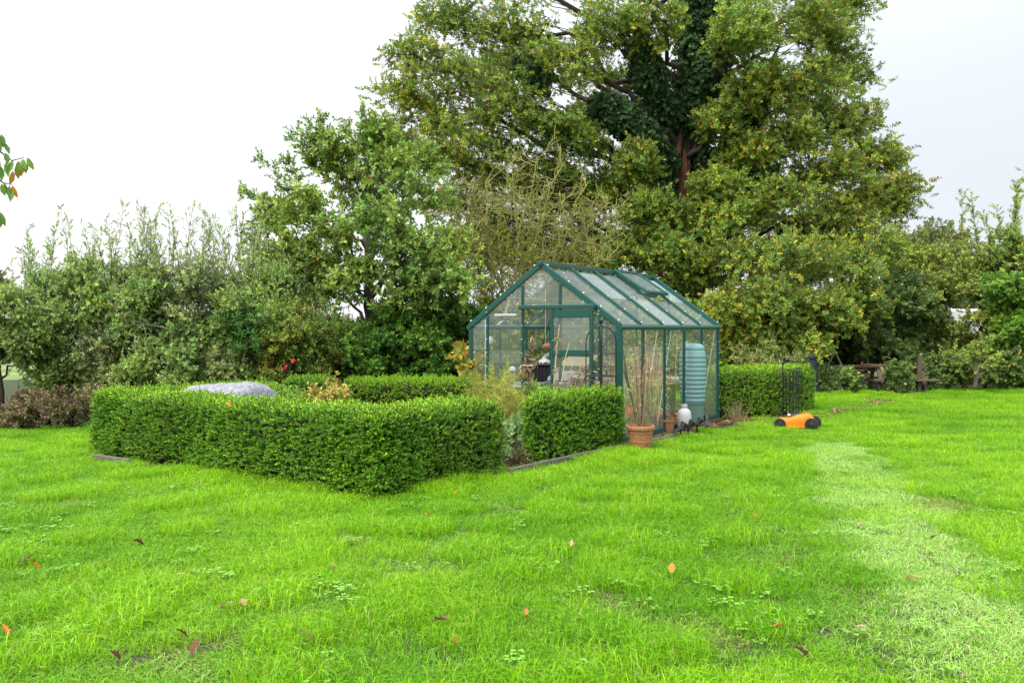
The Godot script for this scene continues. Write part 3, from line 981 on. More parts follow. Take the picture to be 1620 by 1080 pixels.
func hedgerow() -> void:
	rng.seed = 23
	var haw := [[5.0, Color(0.261, 0.406, 0.0928)], [3.0, Color(0.398, 0.562, 0.14)], [2.0, Color(0.167, 0.282, 0.0928)], [0.9, Color(0.367, 0.25, 0.185)], [0.5, Color(0.62, 0.62, 0.148)], [0.3, Color(0.62, 0.62, 0.393)]]
	var grey := [[4.0, Color(0.352, 0.464, 0.17)], [2.0, Color(0.246, 0.356, 0.155)], [1.6, Color(0.352, 0.215, 0.202)], [1.0, Color(0.521, 0.62, 0.206)]]
	var hl := leafy_kinds(13, 0.16, 0.045, 0.03, 1.15, haw)
	var gl := leafy_kinds(12, 0.17, 0.042, 0.028, 1.1, grey)
	var tones := [[4.0, Color(1, 1, 1)], [2.0, Color(0.75, 0.85, 0.95)], [2.0, Color(1.3, 1.25, 1.05)]]
	var o := {"bark": M.dark_bark, "leaf": M.leaf, "leaves": hl, "tints": tones, "subs": 24, "per": 12, "limb": 0.03, "loose": 0.1, "n_shoots": 26, "shoot": 1.0, "shoot_n": 24, "shoot_leaf": 0.9, "rise": 0.4}
	var g := o.duplicate()
	g.leaves = gl
	g.n_shoots = 34
	g.shoot = 1.15
	var grp := "bushes of the wild hedgerow"
	var thin := o.duplicate()
	thin.subs = 15
	thin.low = 0.4
	thin.n_shoots = 14
	thin.shoot = 0.8
	thin.stem = 0.045
	bush("hawthorn_bush", "sparse hawthorn at the open end of the hedgerow, field showing beneath its branches", "hawthorn", Vector3(-8.447, -0.114, -14.6), 1.8, 2.3, 1.2, 10, thin, grp)
	bush("hawthorn_bush", "sparse leggy hawthorn beyond the frame's edge of the hedgerow", "hawthorn", Vector3(-10.011, -0.114, -14.6), 1.9, 2.3, 1.5, 9, o, grp)
	bush("hawthorn_bush", "broad grey-green hawthorn second along the hedgerow from the open end", "hawthorn", Vector3(-7.5, -0.018, -15), 1.8, 2.75, 1.6, 17, o, grp)
	bush("blackthorn_bush", "blackthorn with tall purple-tinged upright sprays, third along the hedgerow", "blackthorn", Vector3(-6.569, -0.005, -15.2), 1.7, 2.75, 1.6, 16, g, grp)
	bush("hawthorn_bush", "leafy hawthorn behind the sharp back corner of the largest box hedge", "hawthorn", Vector3(-5.793, 0.002, -14.8), 1.6, 2.6, 1.5, 15, o, grp)
	bush("blackthorn_bush", "blackthorn with thin bare-tipped shoots above the grey sheet cover", "blackthorn", Vector3(-5.157, 0.017, -15.2), 1.7, 2.75, 1.6, 16, g, grp)
	bush("hawthorn_bush", "tall hawthorn just left of the young oak, rising behind the crimson-leaved spindle", "hawthorn", Vector3(-4.455, 0.038, -16.2), 1.9, 3.1, 1.5, 17, o, grp)
	o.n_shoots = 14
	bush("hawthorn_bush", "lower hawthorn where the hedgerow meets the red-tinged shrub", "hawthorn", Vector3(-4.339, 0.057, -15), 1.4, 2.3, 1.5, 13, o, grp)
	var bt := thing("dead_branch", "pale broken dead branch stuck out of the hedgerow", "branch", Vector3(-5.838, 1.529, -13.9))
	var b := B.new()
	b.tube(bend(Vector3(0.28, -0.12, -0.4), Vector3(-0.22, 0.05, 0.1), Vector3.ZERO, 0.02, 4), taper(0.018, 0.008, 5), 6)
	put("stem", b, M.grey_bark, bt)
	for e in [Vector3(-0.1, -0.22, 0.12), Vector3(0.12, -0.26, 0.1), Vector3(-0.3, -0.05, 0.1)]:
		b = B.new()
		b.tube(bend(Vector3(0.02, -0.03, -0.05), e, Vector3.ZERO, 0.02, 3), taper(0.009, 0.004, 4), 5)
		put("twig", b, M.grey_bark, bt)
	# spindle with red leaves
	var red := [[4.0, Color(0.15, 0.24, 0.045)], [3.0, Color(0.26, 0.34, 0.05)], [0.8, Color(0.26, 0.06, 0.06)], [0.3, Color(0.45, 0.09, 0.07)], [0.5, Color(0.45, 0.32, 0.05)]]
	var s := {"bark": M.dark_bark, "leaf": M.leaf, "leaves": leafy_kinds(11, 0.18, 0.06, 0.03, 1.1, red), "tints": [[3.0, Color(1, 1, 1)], [0.3, Color(1.3, 0.5, 0.8)], [1.5, Color(0.8, 1.05, 1)]], "subs": 20, "per": 12, "limb": 0.03, "n_shoots": 10, "shoot": 0.7, "shoot_n": 12}
	bush("spindle_bush", "spindle bush with crimson and green leaves, left of the young oak", "spindle", Vector3(-3.567, 0.126, -14.6), 1.4, 2.05, 1.3, 15, s)
	var brown := [[2.0, Color(0.2, 0.14, 0.085)], [2.0, Color(0.3, 0.22, 0.12)], [4.0, Color(0.15, 0.21, 0.055)]]
	var w := {"bark": M.dark_bark, "leaf": M.leaf, "leaves": leafy_kinds(9, 0.16, 0.05, 0.03, 1.3, brown), "tints": [[1.0, Color(1, 1, 1)], [0.6, Color(0.6, 0.6, 0.6)]], "subs": 13, "per": 7, "limb": 0.02, "arch": 2.5, "low": 0.1}
	bush("brambles", "withered brown brambles at the foot of the hedgerow's open end", "brambles", Vector3(-7.561, -0.024, -13.4), 1.8, 0.45, 1.0, 8, w)
	w.subs = 10
	bush("brambles", "brown brambles and dead stems low beside the largest box hedge's outer end", "brambles", Vector3(-6.75, -0.016, -13.5), 1.5, 0.5, 0.9, 8, w)
	bush("brambles", "greenish brown brambles between the hedgerow's open end and the box hedge", "brambles", Vector3(-7.174, -0.035, -13.5), 1.3, 0.42, 0.9, 8, w)
	bush("brambles", "brown brambles past the edge of the frame beneath the leggy hawthorn", "brambles", Vector3(-9.034, -0.046, -13.6), 1.8, 0.55, 1.0, 8, w)
	var sum := [[3.0, Color(0.06, 0.16, 0.03)], [2.0, Color(0.09, 0.2, 0.04)]]
	var sumach := {"bark": M.dark_bark, "leaf": M.leaf, "leaves": leafy_kinds(15, 0.3, 0.085, 0.028, 1.35, sum), "tints": [[1.0, Color(1, 1, 1)]], "subs": 6, "per": 7, "limb": 0.02, "low": 0.6, "stem": 0.015}
	bush("elder_bush", "deep green elder sprays with long leaflets, left of the crimson spindle leaves", "elder", Vector3(-4.359, 0.178, -14.6), 1.1, 1.95, 0.6, 5, sumach)
	for k in 3:                                              # fiery leaves low in the spindle
		var rl := thing("red_leaf", ["vivid crimson hanging leaf low in the spindle bush", "scarlet leaf low beside the young oak's thicket", "orange red leaf just above the rounded box bush"][k], "leaf", [Vector3(-3.564, 0.864, -13.9), Vector3(-3.435, 0.973, -13.9), Vector3(-3.326, 0.676, -13.9)][k])
		for q in 3:
			b = B.new()
			b.col = [Color(0.5, 0.012, 0.03), Color(0.45, 0.03, 0.015), Color(0.6, 0.09, 0.01)][k]
			b.leaf(rand_dir() * 0.02, (Vector3(0, -1, 0.3) + rand_dir() * 0.5).normalized(), Vector3(0, 0.2, 1), 0.085, 0.04, 1)
			put("leaflet", b, M.leaf, rl)


func behind_glass() -> void:
	var pal := [[4.0, Color(0.14, 0.234, 0.0351)], [3.0, Color(0.229, 0.332, 0.0527)], [2.0, Color(0.264, 0.215, 0.0878)], [1.0, Color(0.456, 0.448, 0.0702)]]
	var o := {"bark": M.dark_bark, "leaf": M.leaf, "leaves": leafy_kinds(12, 0.2, 0.07, 0.045, 1.1, pal), "tints": [[2.0, Color(1, 1, 1)], [1.0, Color(0.75, 0.85, 0.9)], [1.0, Color(1.35, 1.2, 1)]], "subs": 28, "per": 12, "limb": 0.04}
	bush("bramble_thicket", "olive and brown thicket seen through the greenhouse's front panes", "bush", Vector3(-0.13, 0.254, -18.2), 2.6, 2.1, 1.6, 14, o)
	bush("bramble_thicket", "olive thicket behind the greenhouse's ridge, beneath the bare shrub", "bush", Vector3(1.646, 0.188, -19.2), 3.0, 2.3, 1.8, 15, o)
	bush("bramble_thicket", "tangled thicket at the foot of the great oak, behind the greenhouse's roof vent", "bush", Vector3(3.686, 0.191, -21.5), 3.2, 2.2, 1.8, 15, o)
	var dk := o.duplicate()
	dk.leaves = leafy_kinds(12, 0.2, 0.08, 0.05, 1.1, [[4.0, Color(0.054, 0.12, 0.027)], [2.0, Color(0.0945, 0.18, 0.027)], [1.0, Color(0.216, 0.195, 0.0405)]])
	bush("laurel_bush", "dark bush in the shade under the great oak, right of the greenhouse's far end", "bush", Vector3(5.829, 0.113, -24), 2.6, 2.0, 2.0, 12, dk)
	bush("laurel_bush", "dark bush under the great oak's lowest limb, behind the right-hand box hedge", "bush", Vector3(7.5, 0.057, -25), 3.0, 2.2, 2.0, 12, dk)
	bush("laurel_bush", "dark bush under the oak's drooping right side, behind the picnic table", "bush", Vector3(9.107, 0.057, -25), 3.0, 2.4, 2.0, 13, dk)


func right_bushes() -> void:
	rng.seed = 34
	var dark := [[4.0, Color(0.0978, 0.182, 0.057)], [2.0, Color(0.149, 0.242, 0.0712)], [1.0, Color(0.253, 0.308, 0.104)], [0.5, Color(0.345, 0.297, 0.057)]]
	var o := {"bark": M.dark_bark, "leaf": M.leaf, "leaves": leafy_kinds(13, 0.22, 0.085, 0.05, 1.1, dark), "tints": [[2.0, Color(1, 1, 1)], [1.0, Color(0.75, 0.9, 1)], [1.0, Color(1.4, 1.25, 1)]], "subs": 28, "per": 13, "limb": 0.05}
	bush("elder_bush", "tall blue-green elder between the oak's right side and the olive bushes", "elder", Vector3(10.2, 0.044, -24), 2.3, 3.0, 2.0, 14, o)
	var low := o.duplicate()
	low.subs = 10
	bush("elder_bush", "low leafy elder sucker in front of the picnic table's near end", "elder", Vector3(7.762, 0.06, -20.7), 0.6, 0.42, 0.35, 5, low)
	bush("elder_bush", "small elder sprouting through the picnic table's bench", "elder", Vector3(8.991, 0.044, -20.5), 0.42, 0.6, 0.3, 4, low)
	bush("elder_bush", "low elder mass in the shade left of the picnic table", "elder", Vector3(7.49, 0.044, -21.4), 0.8, 0.55, 0.5, 5, low)
	var olive := [[4.0, Color(0.258, 0.359, 0.075)], [3.0, Color(0.365, 0.479, 0.112)], [1.5, Color(0.171, 0.263, 0.075)], [0.8, Color(0.62, 0.609, 0.0607)], [0.6, Color(0.429, 0.287, 0.176)]]
	var q := o.duplicate()
	q.leaves = leafy_kinds(12, 0.2, 0.07, 0.045, 1.1, olive)
	q.subs = 24
	q.n_shoots = 10
	q.shoot = 1.2
	bush("field_maple", "olive green maple bush with thin upright shoots, right of the blue-green elder", "maple", Vector3(11.929, -0.014, -25), 2.4, 4.1, 2.0, 15, q)
	q.subs = 13
	q.n_shoots = 9
	q.shoot = 1.7
	q.shoot_n = 34
	bush("crab_apple", "tall airy crab apple with two leafy spires above the other bushes", "crab apple", Vector3(12.857, 0.01, -24), 2.4, 4.2, 1.8, 16, q)
	q.n_shoots = 12
	q.shoot = 1.3
	q.subs = 20
	bush("crab_apple", "airy crab apple at the end of the row, mostly past the frame", "crab apple", Vector3(14.184, 0.04, -23.5), 2.6, 4.3, 2.0, 16, q)
	var bright := [[4.0, Color(0.169, 0.334, 0.0491)], [3.0, Color(0.24, 0.41, 0.0615)], [1.2, Color(0.418, 0.364, 0.0364)]]
	var y := o.duplicate()
	y.leaves = leafy_kinds(12, 0.2, 0.08, 0.055, 1.1, bright)
	y.subs = 26
	bush("hazel_bush", "bright yellow-green hazel at the right-hand end of the lawn", "hazel", Vector3(12.729, 0.067, -22), 2.0, 2.9, 1.6, 15, y)
	y.subs = 20
	bush("hazel_bush", "yellowing hazel just beyond the frame past the bright one", "hazel", Vector3(14.614, 0.067, -22), 2.4, 3.0, 1.8, 12, y)
	# the little many-stemmed tree on the lawn's edge
	var t := thing("sapling", "small pale-stemmed sapling with arching branches at the lawn's far right edge", "tree")
	var stems := [[Vector3(10.928, 0.047, -20.9), Vector3(10.973, 0.375, -20.9), Vector3(10.719, 0.674, -20.9), Vector3(10.251, 0.737, -20.8)], [Vector3(10.958, 0.047, -20.9), Vector3(11.002, 0.405, -20.9), Vector3(11.175, 0.82, -21), Vector3(11.25, 1.195, -21)], [Vector3(10.943, 0.077, -20.9), Vector3(11.032, 0.286, -20.9), Vector3(11.232, 0.499, -20.8), Vector3(11.355, 0.681, -20.7)], [Vector3(10.973, 0.062, -20.9), Vector3(11.04, 0.52, -21), Vector3(11.002, 0.892, -21.1)]]
	for s in stems:
		var b := B.new()
		b.tube(PackedVector3Array(s), taper(0.038, 0.01, s.size()), 7)
		put("stem", b, M.grey_bark, t)
	var where := []
	var tint := []
	for i in 130:
		var s: Array = stems[i % 4]
		var p: Vector3 = s[-1].lerp(s[-2], rng.randf())
		var x := facing(rand_dir() + Vector3(0, 0.3, 0), rng.randf_range(0.7, 1.1))
		x.origin = p + rand_dir() * rng.randf() * 0.38
		where.append(x)
		tint.append(Color(1.1, 1.1, 1))
	scatter("foliage", q.leaves[0], M.leaf, where, tint, t)
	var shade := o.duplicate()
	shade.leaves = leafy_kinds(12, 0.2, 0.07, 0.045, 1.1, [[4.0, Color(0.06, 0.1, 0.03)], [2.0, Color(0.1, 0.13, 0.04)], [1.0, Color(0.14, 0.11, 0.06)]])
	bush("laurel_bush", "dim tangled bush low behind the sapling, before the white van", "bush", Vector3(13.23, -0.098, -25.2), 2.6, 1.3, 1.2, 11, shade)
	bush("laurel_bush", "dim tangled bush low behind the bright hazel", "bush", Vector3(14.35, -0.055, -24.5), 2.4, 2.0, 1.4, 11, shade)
	var nettles := {"bark": M.dark_bark, "leaf": M.leaf, "leaves": o.leaves, "tints": o.tints, "subs": 16, "per": 8, "limb": 0.015, "low": 0.1}
	bush("undergrowth", "dark nettles under the crab apples at the right-hand lawn edge", "nettles", Vector3(10.744, 0.049, -21.8), 1.6, 0.7, 0.8, 8, nettles)
	bush("undergrowth", "dark nettles below the bright hazel", "nettles", Vector3(12.034, 0.031, -21.6), 1.6, 0.8, 0.8, 8, nettles)


func distance() -> void:
	var pal := [[3.0, Color(0.216, 0.255, 0.0945)], [2.0, Color(0.162, 0.21, 0.081)], [1.0, Color(0.27, 0.225, 0.108)]]
	var o := {"bark": M.grey_bark, "leaf": M.leaf, "leaves": leafy_kinds(14, 0.5, 0.22, 0.13, 1.1, pal, 0, 2), "tints": [[1.0, Color(1, 1, 1)], [1.0, Color(1.2, 1.1, 1)]], "subs": 20, "per": 9, "limb": 0.1, "low": 0.3, "loose": 0.4}
	bush("field_tree", "hazy tree in the field, showing between the great oak and the crab apples", "tree", Vector3(22.457, 0.696, -48), 7.0, 7.0, 5.0, 12, o)
	bush("field_tree", "far round tree on the field's edge at the hedgerow's open end", "tree", Vector3(-41, 0.85, -70), 9.0, 5.5, 6.0, 11, o)
	bush("field_tree", "distant tree beyond the field, hidden mostly by the blackthorn", "tree", Vector3(-39.857, 0.807, -90), 10.0, 6.0, 7.0, 11, o)
	var t := thing("field_hedge", "", "")
	tag(t, "low far-off hedge that closes the pale field", "far hedge", "", "stuff")
	var where := []
	var tint := []
	for i in 5000:
		var x := rng.randf_range(-110, 140)
		var xf := facing(rand_dir() + Vector3.UP, rng.randf_range(1.5, 3.0))
		xf.origin = Vector3(x, rng.randf() * (2.2 + 1.5 * fine.get_noise_2d(x * 0.05, 0)), -130 + rng.randf() * 2)
		where.append(xf)
		tint.append(Color(1, 1, 1))
	scatter("foliage", o.leaves[0], M.leaf, where, tint, t)


func hanging_branch() -> void:   # a cherry bough that reaches in from the left, near the viewer
	var t := thing("cherry_branch", "cherry twigs with drooping green and orange leaves against the sky, nearest the viewer", "branch")
	var twigs := [[Vector3(-2.91, 2.359, -4.2), Vector3(-2.548, 2.308, -4.1), Vector3(-2.314, 2.244, -4), Vector3(-2.263, 2.204, -4), Vector3(-2.206, 2.219, -4)], [Vector3(-2.548, 2.308, -4.1), Vector3(-2.371, 2.159, -4), Vector3(-2.303, 2.104, -4), Vector3(-2.263, 2.096, -4)], [Vector3(-2.548, 2.308, -4.1), Vector3(-2.371, 2.316, -4), Vector3(-2.309, 2.296, -4)], [Vector3(-2.665, 2.323, -4.1), Vector3(-2.4, 2.016, -4), Vector3(-2.32, 1.97, -4)]]
	for s in twigs:
		var b := B.new()
		b.tube(PackedVector3Array(s), taper(0.006, 0.0015, s.size()), 6)
		put("twig", b, M.dark_bark, t)
	var gr := Color(0.17, 0.31, 0.05)
	var dg := Color(0.11, 0.21, 0.04)
	var og := Color(0.42, 0.2, 0.02)
	var yl := Color(0.3, 0.27, 0.03)
	var spots := [[Vector3(-2.311, 2.324, -4), Vector3(0.3, -1, 0.2), dg], [Vector3(-2.306, 2.29, -4), Vector3(0.7, -1, 0), dg], [Vector3(-2.326, 2.3, -4.02), Vector3(-0.2, -1, 0), gr], [Vector3(-2.291, 2.239, -4), Vector3(0.4, -1, 0.3), dg], [Vector3(-2.289, 2.199, -4), Vector3(0.25, -1, 0.2), gr], [Vector3(-2.257, 2.204, -4), Vector3(-0.35, -1, 0.2), gr],
		[Vector3(-2.231, 2.204, -4), Vector3(0, -1, 0.15), gr], [Vector3(-2.257, 2.185, -4.02), Vector3(0.15, -1, -0.2), yl], [Vector3(-2.246, 2.155, -3.98), Vector3(0, -1, 0.3), og], [Vector3(-2.217, 2.213, -4), Vector3(0.5, -1, 0.3), gr], [Vector3(-2.206, 2.199, -4), Vector3(0.25, -1, 0.2), dg], [Vector3(-2.194, 2.219, -4), Vector3(0.5, -1, 0), gr], [Vector3(-2.225, 2.199, -4.02), Vector3(-0.1, -1, 0.1), og],
		[Vector3(-2.314, 2.181, -4), Vector3(0.1, -1, 0), gr], [Vector3(-2.326, 2.216, -4), Vector3(0.2, -1, 0.3), dg], [Vector3(-2.309, 2.101, -4), Vector3(0.25, -1, 0), gr], [Vector3(-2.297, 2.104, -4), Vector3(0.2, -1, -0.2), dg], [Vector3(-2.271, 2.093, -4), Vector3(-0.1, -1, 0.1), dg], [Vector3(-2.263, 2.093, -4), Vector3(0.45, -1, 0.1), og], [Vector3(-2.263, 2.079, -4), Vector3(0.05, -1, 0.3), gr], [Vector3(-2.32, 1.976, -4), Vector3(0.4, -1, 0), gr], [Vector3(-2.317, 1.967, -4), Vector3(0.2, -1, 0.2), dg],
		[Vector3(-2.386, 2.273, -4), Vector3(0.1, -1, 0.2), gr], [Vector3(-2.414, 2.187, -4), Vector3(-0.2, -1, 0), gr], [Vector3(-2.4, 2.073, -4), Vector3(0.1, -1, 0.2), yl]]
	for s in spots:
		var b := B.new()
		b.col = s[2]
		b.leaf(s[0], s[1].normalized(), (Vector3(0.3, 0.2, 1) + rand_dir() * 0.7), rng.randf_range(0.055, 0.075), 0.028, 1, 0.15, 0.2)
		put("leaf", b, M.leaf, t)


# Greenhouse: its own axes are x along the front, y up, -z towards the back; 2.27 m wide, 3.72 m long.
const GW := 1.135
const GL := 3.72
const EAVE := 1.52
const RIDGE := 2.327
const GH_AT := Vector3(0.389, -0.07, -11.76)
const GH_TURN := -0.561


func gh(p: Vector3) -> Vector3:   # from the greenhouse's axes to the garden's
	return GH_AT + Basis(Vector3.UP, GH_TURN) * p


func roof_y(x: float) -> float:
	return EAVE + (RIDGE - EAVE) * (1.0 - absf(x) / GW)


func pane(t: Node3D, pts: Array, m: Material) -> void:
	var b := B.new()
	var p := PackedVector3Array(pts)
	b.face(p, (p[1] - p[0]).cross(p[2] - p[0]))
	put("pane", b, m, t)


func glass_kind(called: String, haze: float, col: Color) -> StandardMaterial3D:
	var g := mat(called, col, 0.06)
	g.vertex_color_use_as_albedo = false
	g.transparency = BaseMaterial3D.TRANSPARENCY_ALPHA
	g.albedo_color.a = haze
	return g


func greenhouse() -> void:
	var green := mat("green_paint", Color(0.004, 0.07, 0.056), 0.36)
	green.metallic_specular = 0.5
	mat("dark_green_paint", Color(0.004, 0.04, 0.032), 0.4)
	mat("chrome_clip", Color(0.75, 0.78, 0.78), 0.3).metallic = 0.6
	var wall := [glass_kind("wall_glass", 0.06, Color(0.5, 0.57, 0.5)), glass_kind("wall_glass", 0.1, Color(0.52, 0.57, 0.48)), glass_kind("wall_glass", 0.15, Color(0.5, 0.57, 0.46))]
	var roof := [glass_kind("sky_tinted_roof_glass", 0.2, Color(0.62, 0.7, 0.72)), glass_kind("sky_tinted_roof_glass", 0.26, Color(0.6, 0.68, 0.7)), glass_kind("sky_tinted_roof_glass", 0.42, Color(0.62, 0.72, 0.76))]  # bluish white sky reflection put into the colour and opacity of the panes
	var t := thing("greenhouse", "green aluminium greenhouse with a clear glass roof and a sliding door", "greenhouse", GH_AT, GH_TURN)
	var bz := []                                            # the bays along the side
	for i in 6:
		bz.append(-GL * i / 5.0)
	var bx := [-GW, -0.86, -0.29, 0.29, 0.86, GW]
	var bar := func(called: String, a: Vector3, c: Vector3, w: float, d: float, up: Vector3, m: Material) -> void:
		var b := B.new()
		b.beam(a, c, w, d, up, 0.006)
		put(called, b, m, t)
	var base := B.new()
	for s in [[Vector3(0, -0.02, 0), Vector3(2 * GW + 0.1, 0.16, 0.1)], [Vector3(0, -0.02, -GL), Vector3(2 * GW + 0.1, 0.16, 0.1)], [Vector3(-GW, -0.02, -GL / 2), Vector3(0.1, 0.16, GL - 0.1)], [Vector3(GW, -0.02, -GL / 2), Vector3(0.1, 0.16, GL - 0.1)]]:
		var b := B.new()
		b.box(s[0], s[1], Basis(), 0.008)
		put("plinth", b, mat("plinth_brick", Color(0.2, 0.11, 0.075), 0.9, grain, 4.0, 1.0), t)
	# sills, corner posts, eaves, ridge, rafters
	for z in [0.0, -GL]:
		bar.call("sill", Vector3(-GW - 0.03, 0.095, z), Vector3(GW + 0.03, 0.095, z), 0.05, 0.07, Vector3.UP, green)
		for s in [-1.0, 1.0]:
			bar.call("rafter", Vector3(s * (GW + 0.02), EAVE + 0.02, z), Vector3(s * 0.012, RIDGE + 0.03, z), 0.045, 0.075, Vector3.UP, green)
			bar.call("corner_post", Vector3(s * GW, 0.131, z), Vector3(s * GW, EAVE - 0.024, z), 0.05 if s < 0 or z < 0 else 0.095, 0.05, Vector3.BACK, green)
	for s in [-1.0, 1.0]:
		bar.call("sill", Vector3(s * GW, 0.095, -0.04), Vector3(s * GW, 0.095, -GL + 0.04), 0.05, 0.07, Vector3.UP, green)
		var g := B.new()
		g.rod(Vector3(s * (GW + 0.03), EAVE + 0.004, 0.03), Vector3(s * (GW + 0.03), EAVE + 0.004, -GL - 0.03), 0.034, 12)
		put("gutter", g, green, t)
	bar.call("ridge", Vector3(0, RIDGE + 0.045, 0.05), Vector3(0, RIDGE + 0.045, -GL - 0.05), 0.07, 0.06, Vector3.UP, green)
	var clips := B.new()
	var dot := func(p: Vector3, r: float) -> void:
		clips.box(p, Vector3(r, r, r), Basis(), r * 0.2)
	# side walls and roof slopes
	for s in [-1.0, 1.0]:
		var slope := Vector3(s * GW, EAVE, 0) - Vector3(0, RIDGE, 0)
		var nrm := Vector3(s * (RIDGE - EAVE), GW, 0).normalized()
		for i in 6:
			if i > 0 and i < 5:
				bar.call("glazing_bar", Vector3(s * GW, 0.131, bz[i]), Vector3(s * GW, EAVE - 0.03, bz[i]), 0.032, 0.042, Vector3.RIGHT, green)
				bar.call("roof_bar", Vector3(s * (GW - 0.02), EAVE + 0.045, bz[i]), Vector3(s * 0.045, RIDGE + 0.015, bz[i]), 0.03, 0.04, nrm, green)
			for k in 8:
				dot.call(Vector3(s * (GW + 0.023), 0.22 + k * 0.178, bz[i]), 0.016)
			for f in [0.05, 0.33, 0.52, 0.74, 0.96]:
				dot.call(Vector3(0, RIDGE, bz[i]) + slope * f + nrm * (0.044 if i > 0 and i < 5 else 0.075), 0.022)
		for i in 5:
			var z0: float = bz[i] - 0.012
			var z1: float = bz[i + 1] + 0.012
			var x: float = s * (GW - 0.004)
			pane(t, [Vector3(x, 0.13, z0), Vector3(x, 1.21, z0), Vector3(x, 1.21, z1), Vector3(x, 0.13, z1)], wall[(i + 1) % 3])
			pane(t, [Vector3(x + s * 0.004, 1.19, z0), Vector3(x + s * 0.004, EAVE - 0.02, z0), Vector3(x + s * 0.004, EAVE - 0.02, z1), Vector3(x + s * 0.004, 1.19, z1)], wall[i % 3])
			bar.call("glass_joint", Vector3(x - s * 0.004, 1.2, z0 - 0.012), Vector3(x - s * 0.004, 1.2, z1 + 0.012), 0.006, 0.012, Vector3.UP, M.dark_green_paint)
			for h in [[0.03, 0.5], [0.49, 0.97]]:
				if s > 0 and i == 3 and h[0] < 0.1:
					continue                                 # the vent is there
				var a: Vector3 = Vector3(0, RIDGE, 0) + slope * h[0] + nrm * (0.004 if h[0] < 0.1 else 0.0)
				var c: Vector3 = Vector3(0, RIDGE, 0) + slope * h[1] + nrm * (0.004 if h[0] < 0.1 else 0.0)
				pane(t, [a + Vector3(0, 0, z0), c + Vector3(0, 0, z0), c + Vector3(0, 0, z1), a + Vector3(0, 0, z1)], roof[(i * 2 + int(h[0] * 3)) % 3])
	# roof vent, on the right slope, hinged at the ridge and lifted a finger's width
	var vent := Node3D.new()
	vent.name = "roof_vent"
	t.add_child(vent)
	var sl := (Vector3(GW, EAVE, 0) - Vector3(0, RIDGE, 0)) + Vector3(0, 0.08, 0)
	var vn := Vector3(-sl.y, sl.x, 0).normalized()
	var v0 := Vector3(0.03, RIDGE + 0.06, 0)
	var v1 := v0 + sl * 0.46
	var za: float = bz[3] + 0.015
	var zb: float = bz[4] - 0.015
	for e in [[v0 + Vector3(0, 0, za), v1 + Vector3(0, 0, za)], [v0 + Vector3(0, 0, zb), v1 + Vector3(0, 0, zb)], [v1 + Vector3(0, 0, za + 0.02), v1 + Vector3(0, 0, zb - 0.02)], [v0 + Vector3(0, 0, za + 0.02), v0 + Vector3(0, 0, zb - 0.02)]]:
		var b := B.new()
		b.beam(e[0], e[1], 0.05, 0.05, vn, 0.006)
		put("frame", b, green, vent)
	pane(vent, [v0 + Vector3(0, 0, za - 0.02), v1 + Vector3(0, 0, za - 0.02), v1 + Vector3(0, 0, zb + 0.02), v0 + Vector3(0, 0, zb + 0.02)], roof[1])
	# gables
	for z in [0.0, -GL]:
		for i in range(1, 5):
			var x: float = bx[i]
			bar.call("glazing_bar", Vector3(x, 0.131, z), Vector3(x, roof_y(x) - 0.03, z), 0.034, 0.042, Vector3.BACK, green)
			for k in 9:
				dot.call(Vector3(x, 0.25 + k * 0.185, z + 0.022), 0.015)
		if z < 0:
			bar.call("tie_rail", Vector3(-GW + 0.03, EAVE - 0.003, z), Vector3(GW - 0.03, EAVE - 0.003, z), 0.03, 0.036, Vector3.UP, green)
		for i in 5:
			var a: float = bx[i] + 0.012
			var c: float = bx[i + 1] - 0.012
			var mid: float = clampf(0.0, a, c)
			var zz: float = z - 0.004
			var levels := [0.13, 1.03, 1.21]
			if z == 0.0 and (i == 2 or i == 3):
				levels = [1.78]
			for k in levels.size():
				var lo: float = levels[k]
				if z == 0.0 and i == 2 and k == 0 and levels.size() > 1:
					continue
				if k < levels.size() - 1:
					pane(t, [Vector3(a, lo, zz), Vector3(a, levels[k + 1], zz), Vector3(c, levels[k + 1], zz), Vector3(c, lo, zz)], wall[(i + k) % 3])
				else:
					var ya := maxf(roof_y(a) - 0.04, lo)
					var yc := maxf(roof_y(c) - 0.04, lo)
					var ps := [Vector3(a, lo, zz), Vector3(a, ya, zz)]
					if mid > a and mid < c:
						ps.append(Vector3(0, RIDGE - 0.04, zz))
					ps.append_array([Vector3(c, yc, zz), Vector3(c, lo, zz)])
					if z == 0.0 and i == 3:
						lo = 1.22
						pane(t, [Vector3(a, 0.13, zz), Vector3(a, lo, zz), Vector3(c, lo, zz), Vector3(c, 0.13, zz)], wall[1])
						ps = [Vector3(a, lo, zz), Vector3(a, ya, zz), Vector3(c, yc, zz), Vector3(c, lo, zz)]
					pane(t, ps, wall[(i + 2) % 3])
				if k > 0:
					bar.call("glass_joint", Vector3(a, lo, z - 0.012), Vector3(c, lo, z - 0.012), 0.006, 0.014, Vector3.UP, M.dark_green_paint)
	put("glazing_clips", clips, M.chrome_clip, t).set_meta("kind", "stuff")
	# track and sliding door, pushed to the right
	bar.call("door_track", Vector3(-0.31, 1.79, 0.055), Vector3(0.83, 1.79, 0.055), 0.06, 0.055, Vector3.UP, green)
	var door := Node3D.new()
	door.name = "sliding_door"
	t.add_child(door)
	for e in [[Vector3(0.2, 0.12, 0.06), Vector3(0.2, 1.755, 0.06), 0.04], [Vector3(0.775, 0.12, 0.06), Vector3(0.775, 1.755, 0.06), 0.05]]:
		var b := B.new()
		b.beam(e[0], e[1], e[2], 0.03, Vector3.BACK, 0.005)
		put("stile", b, green, door)
	for e in [[1.7, 0.1], [1.19, 0.085], [0.17, 0.1], [0.66, 0.03]]:
		var b := B.new()
		b.box(Vector3(0.4875, e[0], 0.06), Vector3(0.53, e[1], 0.026), Basis(), 0.005)
		put("rail", b, green, door)
